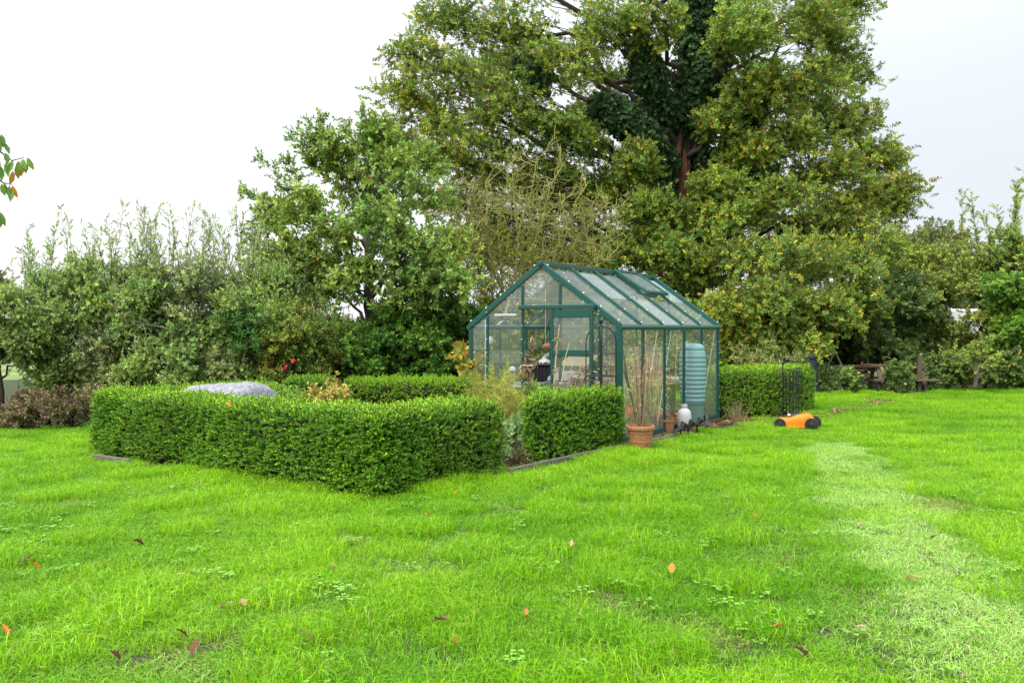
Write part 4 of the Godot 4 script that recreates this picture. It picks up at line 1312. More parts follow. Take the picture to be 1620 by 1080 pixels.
	for e in [[1.2325, 1.65], [0.675, 1.1475], [0.22, 0.645]]:
		pane(door, [Vector3(0.22, e[0], 0.058), Vector3(0.22, e[1], 0.058), Vector3(0.75, e[1], 0.058), Vector3(0.75, e[0], 0.058)], wall[1])
	# corner braces
	for e in [[Vector3(-GW + 0.03, 1.1, -0.06), Vector3(-GW + 0.03, 0.16, -0.7)], [Vector3(GW - 0.03, 1.2, -0.06), Vector3(GW - 0.03, 0.16, -0.72)], [Vector3(-GW + 0.03, 1.2, -GL + 0.06), Vector3(-GW + 0.03, 0.16, -GL + 0.7)], [Vector3(-0.86, 1.3, -GL + 0.05), Vector3(-0.29, 1.75, -GL + 0.05)], [Vector3(-0.86, EAVE - 0.3, -1.488), Vector3(-0.62, roof_y(-0.62) - 0.03, -1.488)], [Vector3(0.3, 1.78, -GL + 0.05), Vector3(0.86, 1.3, -GL + 0.05)]]:
		bar.call("brace", e[0], e[1], 0.022, 0.012, Vector3.BACK, M.dark_green_paint)
	# floor
	var fl := B.new()
	fl.box(Vector3(0, 0.035, -GL / 2), Vector3(2 * GW - 0.12, 0.03, GL - 0.12))
	put("floor", fl, mat("floor_slabs", Color(0.2, 0.18, 0.15), 0.9, grain, 2.0, 1.0), t)
	inside_greenhouse()


func staging(label: String, at: Vector3, l: float, w: float, h: float, turn: float) -> void:
	var t := thing("staging_bench", label, "bench", gh(at), GH_TURN + turn, "aluminium staging in the greenhouse")
	var n := 6
	for i in n:
		var b := B.new()
		b.box(Vector3((i - (n - 1) * 0.5) * w / n, h - 0.01, 0), Vector3(w / n - 0.02, 0.02, l), Basis(), 0.004)
		put("slat", b, M.aluminium, t)
	for sx in [-1.0, 1.0]:
		var r := B.new()
		r.box(Vector3(sx * (w * 0.5 + 0.005), h - 0.02, 0), Vector3(0.012, 0.05, l + 0.03), Basis(), 0.003)
		put("rail", r, M.aluminium, t)
		for sz in [-1.0, 0.0, 1.0]:
			var b := B.new()
			b.box(Vector3(sx * (w * 0.5 - 0.03), (h - 0.025) * 0.5, sz * (l * 0.5 - 0.04)), Vector3(0.025, h - 0.025, 0.025))
			put("leg", b, M.aluminium, t)


func inside_greenhouse() -> void:
	mat("aluminium", Color(0.5, 0.52, 0.52), 0.4).metallic = 0.5
	mat("black_plastic", Color(0.014, 0.014, 0.018), 0.45)
	mat("terracotta", Color(0.68, 0.3, 0.14), 0.85, grain, 5.0, 0.5)
	mat("white_plastic", Color(0.48, 0.5, 0.52), 0.45)
	mat("straw", Color(0.62, 0.47, 0.27), 0.9)
	mat("twine", Color(0.66, 0.63, 0.55), 0.9)
	staging("long aluminium staging bench along the greenhouse's left wall", Vector3(-0.72, 0.05, -1.75), 3.1, 0.62, 0.66, 0.0)
	staging("short aluminium staging bench across the greenhouse's back wall", Vector3(0.28, 0.05, -3.3), 1.2, 0.58, 0.66, PI / 2)
	# black ribbed planter
	var t := thing("planter_box", "black ribbed plastic planter on the greenhouse's left staging", "planter", gh(Vector3(-0.545, 0.74, -0.767)), GH_TURN + 0.5)
	var b := B.new()
	b.box(Vector3(0, 0.12, 0), Vector3(0.44, 0.23, 0.3), Basis(), 0.015)
	put("body", b, M.black_plastic, t)
	b = B.new()
	b.box(Vector3(0, 0.25, 0), Vector3(0.5, 0.03, 0.36), Basis(), 0.01)
	put("rim", b, M.black_plastic, t)
	for i in 9:
		b = B.new()
		b.box(Vector3(-0.2 + i * 0.05, 0.125, 0.155), Vector3(0.02, 0.2, 0.018), Basis(), 0.005)
		put("rib", b, M.black_plastic, t)
	t = thing("paper_sack", "crumpled white sack lying on the black planter", "sack", gh(Vector3(-0.43, 1.012, -0.84)), GH_TURN)
	b = B.new()
	var rows := []
	for i in 9:
		var row := []
		for j in 9:
			var u := i / 8.0 - 0.5
			var w := j / 8.0 - 0.5
			row.append(Vector3(u * 0.17, 0.06 * (1 - 4 * u * u) * (1 - 4 * w * w) + 0.05 * fine.get_noise_2d(u * 7, w * 7) + 0.01, w * 0.14))
		rows.append(row)
	b.grid(rows)
	put("sack", b, M.white_plastic, t)
	b = B.new()
	b.beam(Vector3(-0.04, 0.06, 0), Vector3(0.07, 0.13, 0.02), 0.045, 0.02, Vector3.BACK, 0.006)
	put("flap", b, M.white_plastic, t)
	# lantern
	t = thing("lantern", "pale grey lantern with a domed lid on the greenhouse's left staging", "lantern", gh(Vector3(-0.769, 0.719, -0.509)), GH_TURN)
	b = B.new()
	b.lathe([Vector2(0.0, 0), Vector2(0.062, 0), Vector2(0.062, 0.02), Vector2(0.055, 0.025), Vector2(0.055, 0.12), Vector2(0.048, 0.125)], 18)
	put("body", b, M.white_plastic, t)
	b = B.new()
	b.lathe([Vector2(0.035, 0.125), Vector2(0.035, 0.185)], 14)
	put("chamber", b, M.black_plastic, t)
	for i in 4:
		b = B.new()
		b.rod(Vector3(0.047 * cos(i * PI / 2 + 0.5), 0.12, 0.047 * sin(i * PI / 2 + 0.5)), Vector3(0.047 * cos(i * PI / 2 + 0.5), 0.19, 0.047 * sin(i * PI / 2 + 0.5)), 0.008)
		put("post", b, M.white_plastic, t)
	b = B.new()
	b.lathe([Vector2(0.0, 0.186), Vector2(0.058, 0.186), Vector2(0.056, 0.21), Vector2(0.042, 0.235), Vector2(0.02, 0.248), Vector2(0, 0.25)], 18)
	put("lid", b, M.white_plastic, t)
	# the small pot hung sideways
	t = thing("hanging_pot", "small terracotta pot hung on its side inside the open doorway", "flowerpot", gh(Vector3(-0.372, 1.25, -0.758)), 0.4)
	b = B.new()
	var lay_down := Transform3D(Basis(Vector3.BACK, -PI / 2), Vector3.ZERO)
	b.lathe([Vector2(0, -0.04), Vector2(0.03, -0.04), Vector2(0.04, 0.025), Vector2(0.047, 0.025), Vector2(0.047, 0.05), Vector2(0.04, 0.05), Vector2(0.035, -0.02), Vector2(0, -0.03)], 18, lay_down)
	put("pot", b, M.terracotta, t)
	b = B.new()
	b.rod(Vector3(0, 0.02, 0), Vector3(0, 0.86, 0), 0.003)
	put("string", b, M.twine, t)
	# boards and fleece
	t = thing("hardboard_sheet", "buff sheet of hardboard tilted on the staging at the back of the greenhouse", "board", gh(Vector3(-0.335, 1.032, -1.726)), GH_TURN)
	b = B.new()
	b.box(Vector3.ZERO, Vector3(0.5, 0.012, 0.5), Basis(Vector3.RIGHT, 0.35), 0.003)
	put("board", b, mat("hardboard", Color(0.46, 0.4, 0.28), 0.8, grain, 3.0), t)
	t = thing("fleece_roll", "rumpled silver-grey fleece heaped on the staging beyond the open door", "fleece", gh(Vector3(0.137, 0.797, -0.606)), GH_TURN)
	b = B.new()
	rows = []
	for i in 17:
		var row := []
		for j in 11:
			var u := i / 16.0 - 0.5
			var w := j / 10.0 - 0.5
			row.append(Vector3(u * 0.62, 0.12 * sqrt(maxf(0.0, 1 - 4 * w * w)) * (1.0 - 1.6 * u * u) + 0.04 * fine.get_noise_2d(u * 6, w * 6), w * 0.3))
		rows.append(row)
	b.grid(rows)
	put("fleece", b, mat("fleece", Color(0.2, 0.22, 0.23), 0.8), t)
	b = B.new()
	b.box(Vector3(0, -0.3, 0), Vector3(0.7, 0.56, 0.34), Basis(), 0.01)
	put("crate", b, mat("grey_crate", Color(0.2, 0.2, 0.19), 0.8, grain, 3.0), t)
	t = thing("grey_board", "plain grey plastic board leaning inside the greenhouse's right wall", "board", gh(Vector3(0.468, 1.054, -2.467)), GH_TURN)
	b = B.new()
	b.box(Vector3.ZERO, Vector3(0.36, 0.36, 0.02), Basis(Vector3.RIGHT, -0.12), 0.005)
	put("board", b, mat("grey_board", Color(0.2, 0.22, 0.23), 0.6, grain, 2.0), t)
	# raised trough with dead tomato stems along the right wall
	t = thing("trough", "orange-rimmed grow trough along the greenhouse's right wall", "trough", gh(Vector3(0.66, 0.05, -1.6)), GH_TURN)
	b = B.new()
	b.box(Vector3(0, 0.3, -0.6), Vector3(0.34, 0.6, 1.0), Basis(), 0.01)
	put("box", b, M.grey_timber, t)
	b = B.new()
	b.box(Vector3(0, 0.612, -0.6), Vector3(0.38, 0.022, 1.04), Basis(), 0.006)
	put("rim", b, mat("orange_rim", Color(0.5, 0.18, 0.08), 0.7), t)
	var dry := thing("dead_tomatoes", "dried straw-coloured plant stems standing along the greenhouse's right wall", "dead plants")
	for k in 16:
		b = B.new()
		var foot := gh(Vector3(rng.randf_range(0.6, 1.05), 0.06, -0.2 - k * 0.16))
		for i in 18:
			var f := foot + Vector3(rng.randf_range(-0.09, 0.09), 0, rng.randf_range(-0.09, 0.09))
			var e := f + Vector3(rng.randf_range(-0.14, 0.14), rng.randf_range(0.45, 1.2), rng.randf_range(-0.14, 0.14))
			b.col = pick([[2.0, Color(1, 1, 1)], [1.0, Color(0.6, 0.55, 0.5)], [1.0, Color(1.2, 1.2, 1.1)]])
			b.tube(bend(f, e, rand_dir() * 0.05, 0.025, 5), taper(0.005, 0.003, 6), 4, false)
			for q in 7:
				var p := f.lerp(e, rng.randf_range(0.15, 1.0))
				b.leaf(p, (rand_dir() + Vector3(0, -0.8, 0)).normalized(), rand_dir(), rng.randf_range(0.05, 0.13), 0.02, 1, 0.5)
		put("stem", b, M.straw, dry).set_meta("kind", "stuff")
	var ties := thing("twine", "pale strings tied from the roof down to the dead stems inside the greenhouse", "string")
	for e in [[Vector3(1.016, 1.466, -1.512), Vector3(1.02, 0.887, -1.278)], [Vector3(1.001, 1.468, -1.148), Vector3(0.971, 1.154, -1.13)], [Vector3(0.992, 1.464, -2.088), Vector3(1.094, 0.167, -1.325)], [Vector3(1.129, 1.459, -3.591), Vector3(1.071, 0.309, -3.2)], [Vector3(-1.799, 1.51, -1.751), Vector3(-1.745, 0.644, -1.667)], [Vector3(1.071, 1.409, -2.137), Vector3(1.039, 0.759, -2.117)]]:
		b = B.new()
		b.rod(gh(e[0]), gh(e[1]), 0.004, 5)
		put("string", b, M.twine, ties)
	# canes
	var c := thing("garden_cane", "turquoise green garden cane nearer the front corner, leaning inside the greenhouse", "cane", gh(Vector3(0.99, 0.083, -0.551)), 0.0, "canes inside the greenhouse's right wall")
	b = B.new()
	b.tube(PackedVector3Array([Vector3.ZERO, Vector3(-0.035, 0.6, 0.01), Vector3(-0.045, 1.18, 0)]), PackedFloat32Array([0.011, 0.011, 0.01]), 8)
	put("cane", b, mat("cane_green", Color(0.22, 0.55, 0.42), 0.5), c)
	again(c, "second turquoise green garden cane, standing upright beside the leaning one", gh(Vector3(0.978, 0.058, -0.78)), 2.0)
	var hose := thing("hose", "dark green hose slanting down inside the greenhouse's front right corner", "hose")
	b = B.new()
	b.tube(PackedVector3Array([gh(Vector3(0.976, 1.296, -0.425)), gh(Vector3(1.039, 0.841, -0.464)), gh(Vector3(1.103, 0.509, -0.504)), gh(Vector3(1.159, 0.095, -0.539))]), taper(0.014, 0.014, 4), 8)
	put("hose", b, M.dark_green_paint, hose)
	# water butt on its stand
	t = thing("water_butt", "pale blue-green ribbed plastic water butt inside the greenhouse", "water butt", gh(Vector3(1.116, 0.352, -2.638)), 0.3)
	var prof := [Vector2(0.0, 0.0), Vector2(0.155, 0.0), Vector2(0.17, 0.02)]
	for i in 11:
		var y := 0.05 + i * 0.066
		var r := 0.172 + 0.026 * sin(PI * clampf((y - 0.0) / 0.95, 0, 1))
		prof.append_array([Vector2(r, y), Vector2(r + 0.008, y + 0.012), Vector2(r + 0.008, y + 0.036), Vector2(r - 0.002, y + 0.05)])
	prof.append_array([Vector2(0.19, 0.79), Vector2(0.178, 0.82), Vector2(0.165, 0.835)])
	b = B.new()
	b.lathe(prof, 32)
	put("barrel", b, mat("butt_plastic", Color(0.18, 0.33, 0.36), 0.55), t)
	b = B.new()
	b.lathe([Vector2(0.165, 0.835), Vector2(0.178, 0.84), Vector2(0.178, 0.865), Vector2(0.155, 0.905), Vector2(0.11, 0.925), Vector2(0, 0.93)], 32)
	put("lid", b, M.butt_plastic, t)
	b = B.new()
	b.lathe([Vector2(0, -0.28), Vector2(0.17, -0.28), Vector2(0.165, -0.003), Vector2(0, -0.003)], 24)
	put("stand", b, mat("stand_green", Color(0.1, 0.19, 0.15), 0.6), t)
	# white canister and red flowers low down
	t = thing("canister", "white translucent plastic canister on the floor before the water butt", "canister", gh(Vector3(1.267, 0.087, -1.906)), 0.5)
	b = B.new()
	b.lathe([Vector2(0, 0), Vector2(0.095, 0), Vector2(0.105, 0.02), Vector2(0.1, 0.17), Vector2(0.085, 0.24), Vector2(0.05, 0.27), Vector2(0.04, 0.275), Vector2(0.04, 0.3), Vector2(0, 0.3)], 24)
	put("body", b, M.white_plastic, t)
	b = B.new()
	b.lathe([Vector2(0, 0.301), Vector2(0.046, 0.301), Vector2(0.046, 0.33), Vector2(0, 0.332)], 16)
	put("cap", b, M.white_plastic, t)
	t = thing("potted_geranium", "low pot of faded red geraniums left of the white canister", "potted plant", gh(Vector3(1.129, 0.056, -1.583)), 0)
	b = B.new()
	b.lathe([Vector2(0, 0), Vector2(0.09, 0), Vector2(0.11, 0.14), Vector2(0.12, 0.14), Vector2(0.12, 0.17), Vector2(0, 0.165)], 20)
	put("pot", b, M.terracotta, t)
	for i in 16:
		b = B.new()
		b.col = [Color(0.55, 0.12, 0.08), Color(0.6, 0.3, 0.25), Color(0.2, 0.25, 0.06)][i % 3]
		for k in 4:
			b.leaf(Vector3(rng.randf_range(-0.14, 0.14), rng.randf_range(0.17, 0.26), rng.randf_range(-0.1, 0.1)), rand_dir(), Vector3.UP, 0.06, 0.05, 1)
		put("bloom", b, M.leaf, t).set_meta("kind", "stuff")
	# pale pole and lamp batten
	t = thing("white_pole", "white pole standing in the greenhouse's front left corner", "pole", gh(Vector3(-1.033, 0.431, -0.225)))
	b = B.new()
	b.rod(Vector3(0, -0.2, 0), Vector3(0, 1.2, 0), 0.018)
	put("pole", b, mat("white_paint", Color(0.7, 0.66, 0.68), 0.5), t)
	t = thing("roof_batten", "white painted batten across the greenhouse under its left roof slope", "batten", gh(Vector3(-0.852, 1.7, -0.456)), GH_TURN)
	b = B.new()
	b.box(Vector3(0, 0, 0), Vector3(0.36, 0.03, 0.05), Basis(), 0.004)
	put("batten", b, M.white_paint, t)
	for e in [[Vector3(-1.429, 1.51, -1.039), Vector3(-1.34, 1.616, -1.095)], [Vector3(-1.34, 1.616, -1.095), Vector3(-1.25, 1.616, -1.151)]]:
		b = B.new()
		b.beam(e[0] - Vector3(-0.852, 1.7, -0.456), e[1] - Vector3(-0.852, 1.7, -0.456), 0.03, 0.02, Vector3.UP, 0.003)
		put("bracket", b, M.white_paint, t)
	t = thing("thermometer", "round white thermometer dial behind the white pole", "thermometer", gh(Vector3(-1.209, 1.336, -0.587)), GH_TURN)
	b = B.new()
	b.lathe([Vector2(0, -0.012), Vector2(0.055, -0.012), Vector2(0.055, 0.006), Vector2(0.048, 0.012), Vector2(0, 0.012)], 22, Transform3D(Basis(Vector3.RIGHT, PI / 2), Vector3.ZERO))
	put("dial", b, M.white_plastic, t)


func wire(b: B, pts: Array, r := 0.006) -> void:
	b.tube(PackedVector3Array(pts), taper(r, r, pts.size()), 6)


func arc(c: Vector3, x: Vector3, y: Vector3, r: float, a0: float, a1: float, k := 14) -> Array:
	var p := []
	for i in k + 1:
		var a := lerpf(a0, a1, float(i) / k)
		p.append(c + (x * cos(a) + y * sin(a)) * r)
	return p


func garden() -> void:
	mat("black_iron", Color(0.012, 0.013, 0.016), 0.45)
	# arched iron frame before the door
	var t := thing("garden_obelisk", "tall arched black iron plant frame in front of the greenhouse door", "obelisk", on(Vector3(1.093, 0.039, -10.85)), -0.1)
	var b := B.new()
	for turn in [0.0, PI / 2]:
		var x := Vector3(cos(turn), 0, sin(turn))
		for s in [-1.0, 1.0]:
			b = B.new()
			wire(b, [x * (0.185 * s) + Vector3(0, -0.05, 0), x * (0.185 * s) + Vector3(0, 1.3, 0)], 0.008)
			put("post", b, M.black_iron, t)
		b = B.new()
		wire(b, arc(Vector3(0, 1.3, 0), x, Vector3.UP * 1.15, 0.185, 0.0, PI), 0.008)
		put("arch", b, M.black_iron, t)
	for h in [0.35, 0.62, 0.9, 1.17]:
		b = B.new()
		wire(b, arc(Vector3(0, h, 0), Vector3.RIGHT, Vector3.BACK, 0.185, 0.0, TAU, 22), 0.006)
		put("ring", b, M.black_iron, t)
		for turn in [0.0, PI / 2]:
			b = B.new()
			wire(b, [Vector3(cos(turn), 0, sin(turn)) * -0.185 + Vector3(0, h, 0), Vector3(cos(turn), 0, sin(turn)) * 0.185 + Vector3(0, h, 0)], 0.005)
			put("crossbar", b, M.black_iron, t)
	for e in [-0.012, 0.012]:
		b = B.new()
		wire(b, [Vector3(e, 0, 0), Vector3(e, 1.56, 0)], 0.007)
		put("centre_rod", b, M.black_iron, t)
	b = B.new()
	b.lathe([Vector2(0, 1.54), Vector2(0.02, 1.555), Vector2(0.026, 1.575), Vector2(0.018, 1.595), Vector2(0, 1.605)], 12)
	put("finial", b, M.black_iron, t)
	# iron frame at the right-hand hedge: a folded stack of looped panels
	t = thing("iron_trellis", "stack of black iron hooped trellis panels against the right-hand box hedge", "trellis", on(Vector3(4.636, 0.007, -14.75)), 0.1)
	for k in 2:
		for e in [[-0.06, 0.78, 0.055], [0.105, 0.82, 0.045]]:
			b = B.new()
			var z := 0.02 + k * 0.09
			wire(b, [Vector3(e[0] - e[2], 0, z), Vector3(e[0] - e[2], e[1], z)] + [], 0.007)
			wire(b, arc(Vector3(e[0], e[1], z), Vector3.LEFT, Vector3.UP, e[2], 0.0, PI), 0.007)
			wire(b, [Vector3(e[0] + e[2], e[1], z), Vector3(e[0] + e[2], 0, z)], 0.007)
			put("hoop", b, M.black_iron, t)
			for q in [0.12, 0.34, 0.56]:
				b = B.new()
				wire(b, [Vector3(e[0] - e[2], q + k * 0.07, z), Vector3(e[0] + e[2], q + k * 0.07, z)], 0.006)
				put("crossbar", b, M.black_iron, t)
			b = B.new()
			wire(b, [Vector3(e[0], 0, z), Vector3(e[0], 0.66 + k * 0.05, z)], 0.006)
			put("rod", b, M.black_iron, t)
			b = B.new()
			b.lathe([Vector2(0, 0.65), Vector2(0.014, 0.66), Vector2(0.018, 0.675), Vector2(0.01, 0.69), Vector2(0, 0.7)], 10, Transform3D(Basis(), Vector3(e[0], k * 0.05, z)))
			put("finial", b, M.black_iron, t)
	b = B.new()
	wire(b, [Vector3(-0.15, 0, 0.06), Vector3(-0.15, 0.92, 0.06)], 0.007)
	put("post", b, M.black_iron, t)
	b = B.new()
	b.lathe([Vector2(0, 0.9), Vector2(0.016, 0.92), Vector2(0.02, 0.935), Vector2(0.012, 0.95), Vector2(0, 0.96)], 10, Transform3D(Basis(), Vector3(-0.15, 0, 0.06)))
	put("finial", b, M.black_iron, t)
	for h in [0.58, 0.72]:
		b = B.new()
		b.box(Vector3(0, h, 0.14), Vector3(0.32, 0.022, 0.008))
		put("band", b, M.black_iron, t)
	# terracotta pot with dead stems
	t = thing("terracotta_pot", "large terracotta pot with dead stems at the greenhouse's front corner", "flowerpot", on(Vector3(1.559, -0.001, -10.75)), 0.3)
	b = B.new()
	b.lathe([Vector2(0, 0.035), Vector2(0.118, 0.035), Vector2(0.13, 0.06), Vector2(0.137, 0.105), Vector2(0.142, 0.107), Vector2(0.142, 0.117), Vector2(0.138, 0.12), Vector2(0.152, 0.215), Vector2(0.157, 0.217), Vector2(0.158, 0.228), Vector2(0.154, 0.231), Vector2(0.157, 0.25), Vector2(0.171, 0.253), Vector2(0.176, 0.27), Vector2(0.176, 0.297), Vector2(0.168, 0.305), Vector2(0.152, 0.303), Vector2(0.147, 0.26), Vector2(0, 0.26)], 48)
	put("pot", b, M.terracotta, t)
	for i in 3:
		b = B.new()
		var a := i * TAU / 3 + 0.4
		b.box(Vector3(cos(a) * 0.095, 0.018, sin(a) * 0.095), Vector3(0.075, 0.036, 0.06), Basis(Vector3.UP, -a), 0.008)
		put("foot", b, M.terracotta, t)
	b = B.new()
	b.lathe([Vector2(0, 0.275), Vector2(0.08, 0.272), Vector2(0.149, 0.263)], 24)
	put("compost", b, M.earth, t)
	b = B.new()
	for i in 26:
		var f := Vector3(rng.randf_range(-0.06, 0.06), 0.26, rng.randf_range(-0.06, 0.06))
		var e := f * 2.4 + Vector3(rng.randf_range(-0.08, 0.08), rng.randf_range(0.35, 0.85), rng.randf_range(-0.05, 0.05))
		b.col = pick([[2.0, Color(0.16, 0.1, 0.06)], [1.0, Color(0.34, 0.25, 0.14)]])
		b.tube(bend(f, e, rand_dir() * 0.03, 0.015, 4), taper(0.004, 0.0015, 5), 4, false)
		for q in 5:
			var p := f.lerp(e, rng.randf_range(0.3, 1))
			b.leaf(p, (rand_dir() + Vector3(0, -0.3, 0)).normalized(), rand_dir(), 0.03, 0.012, 0)
	put("dead_stems", b, M.plain, t).set_meta("kind", "stuff")
	# spotlights on stakes
	var l := thing("solar_spotlight", "black garden spotlight on a stake, nearest the terracotta pot", "spotlight", on(Vector3(2.279, -0.018, -11.95)), 0.5, "black solar spotlights along the greenhouse")
	b = B.new()
	b.rod(Vector3(0, -0.05, 0), Vector3(0, 0.12, 0), 0.012)
	put("stake", b, M.black_plastic, l)
	var aim := Transform3D(Basis(Vector3(0, 0, 1), -0.75), Vector3(0.0, 0.13, 0))
	b = B.new()
	b.lathe([Vector2(0, -0.01), Vector2(0.022, -0.008), Vector2(0.03, 0.03), Vector2(0.052, 0.09), Vector2(0.054, 0.1), Vector2(0.047, 0.1), Vector2(0.03, 0.06), Vector2(0, 0.055)], 20, aim)
	put("lamp_head", b, M.black_plastic, l)
	b = B.new()
	b.box(Vector3(-0.075, 0.12, 0), Vector3(0.12, 0.012, 0.09), Basis(Vector3(0, 0, 1), 0.45), 0.003)
	put("solar_panel", b, M.black_plastic, l)
	b = B.new()
	b.rod(Vector3(-0.02, 0.13, -0.025), Vector3(0.02, 0.13, 0.025), 0.014)
	put("hinge", b, M.black_plastic, l)
	again(l, "black garden spotlight, second along the greenhouse from the terracotta pot", on(Vector3(2.441, -0.029, -12.25)), 0.2)
	again(l, "black garden spotlight, third along the greenhouse from the terracotta pot", on(Vector3(2.637, -0.044, -12.6)), 0.35)
	again(l, "black garden spotlight, farthest along the greenhouse and most upright", on(Vector3(2.858, -0.048, -12.95)), 1.4)
	# grey sheet cover in the bed
	t = thing("sheet_cover", "grey weathered sheet pulled over a low rounded frame behind the largest box hedge", "cover", on(Vector3(-3.5, 0.518, -10.7)), -0.5)
	b = B.new()
	var rows := []
	for i in 25:
		var row := []
		var u := i / 24.0 * 2.0 - 1.0
		var end := pow(maxf(0.0, 1.0 - pow(absf(u), 7.0)), 0.45)
		for j in 17:
			var a := PI * j / 16.0
			var yy := pow(maxf(0.0, sin(a)), 0.3) * (0.81 + 0.05 * u) * (0.55 + 0.45 * end)
			var zz := -cos(a) * 0.4 * (0.6 + 0.4 * end)
			yy += 0.03 * absf(fine.get_noise_2d(u * 5, zz * 2.0)) + 0.012 * fine.get_noise_2d(u * 2 + 9, zz * 25) - 0.02 * maxf(0.0, 1.0 - absf(u - 0.32) * 14.0)
			row.append(Vector3(u * 0.68 - (0.0 if u < 0.5 else 0.14 * (0.7 - yy) * -1.0), yy, zz))
		rows.append(row)
	b.grid(rows)
	put("sheet", b, mat("grey_sheet", Color(0.38, 0.39, 0.44), 0.75, grain, 1.2, 1.0), t)
	# timber edging of the bed
	var edges := [[Vector3(-4.664, -0.03, -9.864), Vector3(-4.093, -0.025, -9.472)], [Vector3(-0.025, -0.016, -8.774), Vector3(0.404, -0.024, -9.425)], [Vector3(0.417, -0.024, -9.425), Vector3(0.916, -0.033, -10.18)], [Vector3(0.931, -0.033, -10.18), Vector3(1.414, -0.042, -10.877)], [Vector3(1.78, -0.047, -11.33), Vector3(2.272, -0.056, -12.046)]]
	for i in edges.size():
		var a: Vector3 = on(edges[i][0], 0.02)
		var c: Vector3 = on(edges[i][1], 0.02)
		b = B.new()
		b.beam(a, c, 0.045, 0.1, Vector3.UP, 0.006)
		tag(put("edging_board", b, M.grey_timber), ["weathered grey edging board at the outer end of the largest box hedge", "timber edging board across the gap between two box hedges", "timber edging board along the middle of the short box hedge", "timber edging board at the short box hedge's end, by the terracotta pot", "timber edging board between the terracotta pot and the spotlights"][i], "edging board", "timber edging boards of the bed")
	mower()
	plants()


func mower() -> void:
	mat("orange_plastic", Color(0.95, 0.2, 0.002), 0.6)
	mat("tyre", Color(0.016, 0.016, 0.017), 0.7)
	mat("red_plastic", Color(0.5, 0.03, 0.02), 0.4)
	var t := thing("lawn_mower", "low orange lawn mower with black wheels, parked on the lawn without a handle", "lawn mower", on(Vector3(4.278, -0.026, -13.25), 0.0), -0.45)
	t.scale = Vector3(1.12, 1.2, 1.1)
	var b := B.new()
	var rows := []
	for i in 25:                                            # hood: low at the back, rising to a blunt front on the right
		var u := i / 24.0
		var row := []
		var h := lerpf(0.1, 0.165, smoothstep(0.1, 0.75, u)) - 0.05 * smoothstep(0.86, 1.0, u)
		var w := 0.155 * (0.8 + 0.2 * sin(PI * clampf(u * 1.1, 0, 1))) * (1.0 - 0.25 * smoothstep(0.8, 1.0, u))
		for j in 19:
			var a := PI * j / 18.0
			var c := cos(a)
			row.append(Vector3(-0.225 + u * 0.43, 0.035 + pow(maxf(sin(a), 0.0), 0.45) * h, -signf(c) * pow(absf(c), 0.45) * w))
		rows.append(row)
	b.grid(rows)
	put("hood", b, M.orange_plastic, t)
	for e in [0, 24]:
		b = B.new()
		b.face(PackedVector3Array(rows[e]), Vector3(-1 if e == 0 else 1, 0, 0))
		put("hood_end", b, M.orange_plastic, t)
	b = B.new()
	b.box(Vector3(-0.01, 0.03, 0), Vector3(0.4, 0.03, 0.27), Basis(), 0.008)
	put("deck", b, M.black_plastic, t)
	for e in [[-0.2, -0.17, 0.075], [-0.2, 0.17, 0.075], [0.2, -0.165, 0.085], [0.2, 0.165, 0.085]]:
		var wheel := Node3D.new()
		wheel.name = "wheel"
		t.add_child(wheel, true)
		wheel.position = Vector3(e[0], e[2] - 0.01, e[1])
		var flat_ := Transform3D(Basis(Vector3.RIGHT, PI / 2), Vector3.ZERO)
		b = B.new()
		b.lathe([Vector2(e[2] * 0.62, -0.024), Vector2(e[2] * 0.95, -0.024), Vector2(e[2], -0.015), Vector2(e[2], 0.015), Vector2(e[2] * 0.95, 0.024), Vector2(e[2] * 0.62, 0.024)], 28, flat_)
		put("tyre", b, M.tyre, wheel)
		b = B.new()
		b.lathe([Vector2(0, -0.02), Vector2(e[2] * 0.62, -0.02), Vector2(e[2] * 0.62, 0.02), Vector2(e[2] * 0.25, 0.026), Vector2(0, 0.03)], 20, flat_)
		put("hub", b, M.black_plastic, wheel)
	b = B.new()
	b.box(Vector3(-0.03, 0.165, 0.0), Vector3(0.17, 0.05, 0.15), Basis(Vector3.BACK, 0.12), 0.014)
	put("motor_cover", b, M.black_plastic, t)
	for e in [-0.1, 0.03]:
		b = B.new()
		b.lathe([Vector2(0, -0.01), Vector2(0.02, -0.01), Vector2(0.02, 0.006), Vector2(0.014, 0.01), Vector2(0, 0.014)], 16, Transform3D(Basis(Vector3.RIGHT, 0.9), Vector3(e, 0.178, 0.06)))
		put("vent_cap", b, M.white_plastic, t)
	b = B.new()
	b.box(Vector3(0.075, 0.2, 0.03), Vector3(0.05, 0.018, 0.03), Basis(Vector3.BACK, 0.3), 0.004)
	put("lever", b, M.red_plastic, t)


func stalk(t: Node3D, foot: Vector3, h: float, lean: Vector3, r: float, m: Material) -> PackedVector3Array:
	var p := bend(foot, foot + Vector3(0, h, 0) + lean, rand_dir() * 0.03, 0.02, 6)
	var b := B.new()
	b.tube(p, taper(r, r * 0.4, 7), 6)
	put("stem", b, m, t)
	return p


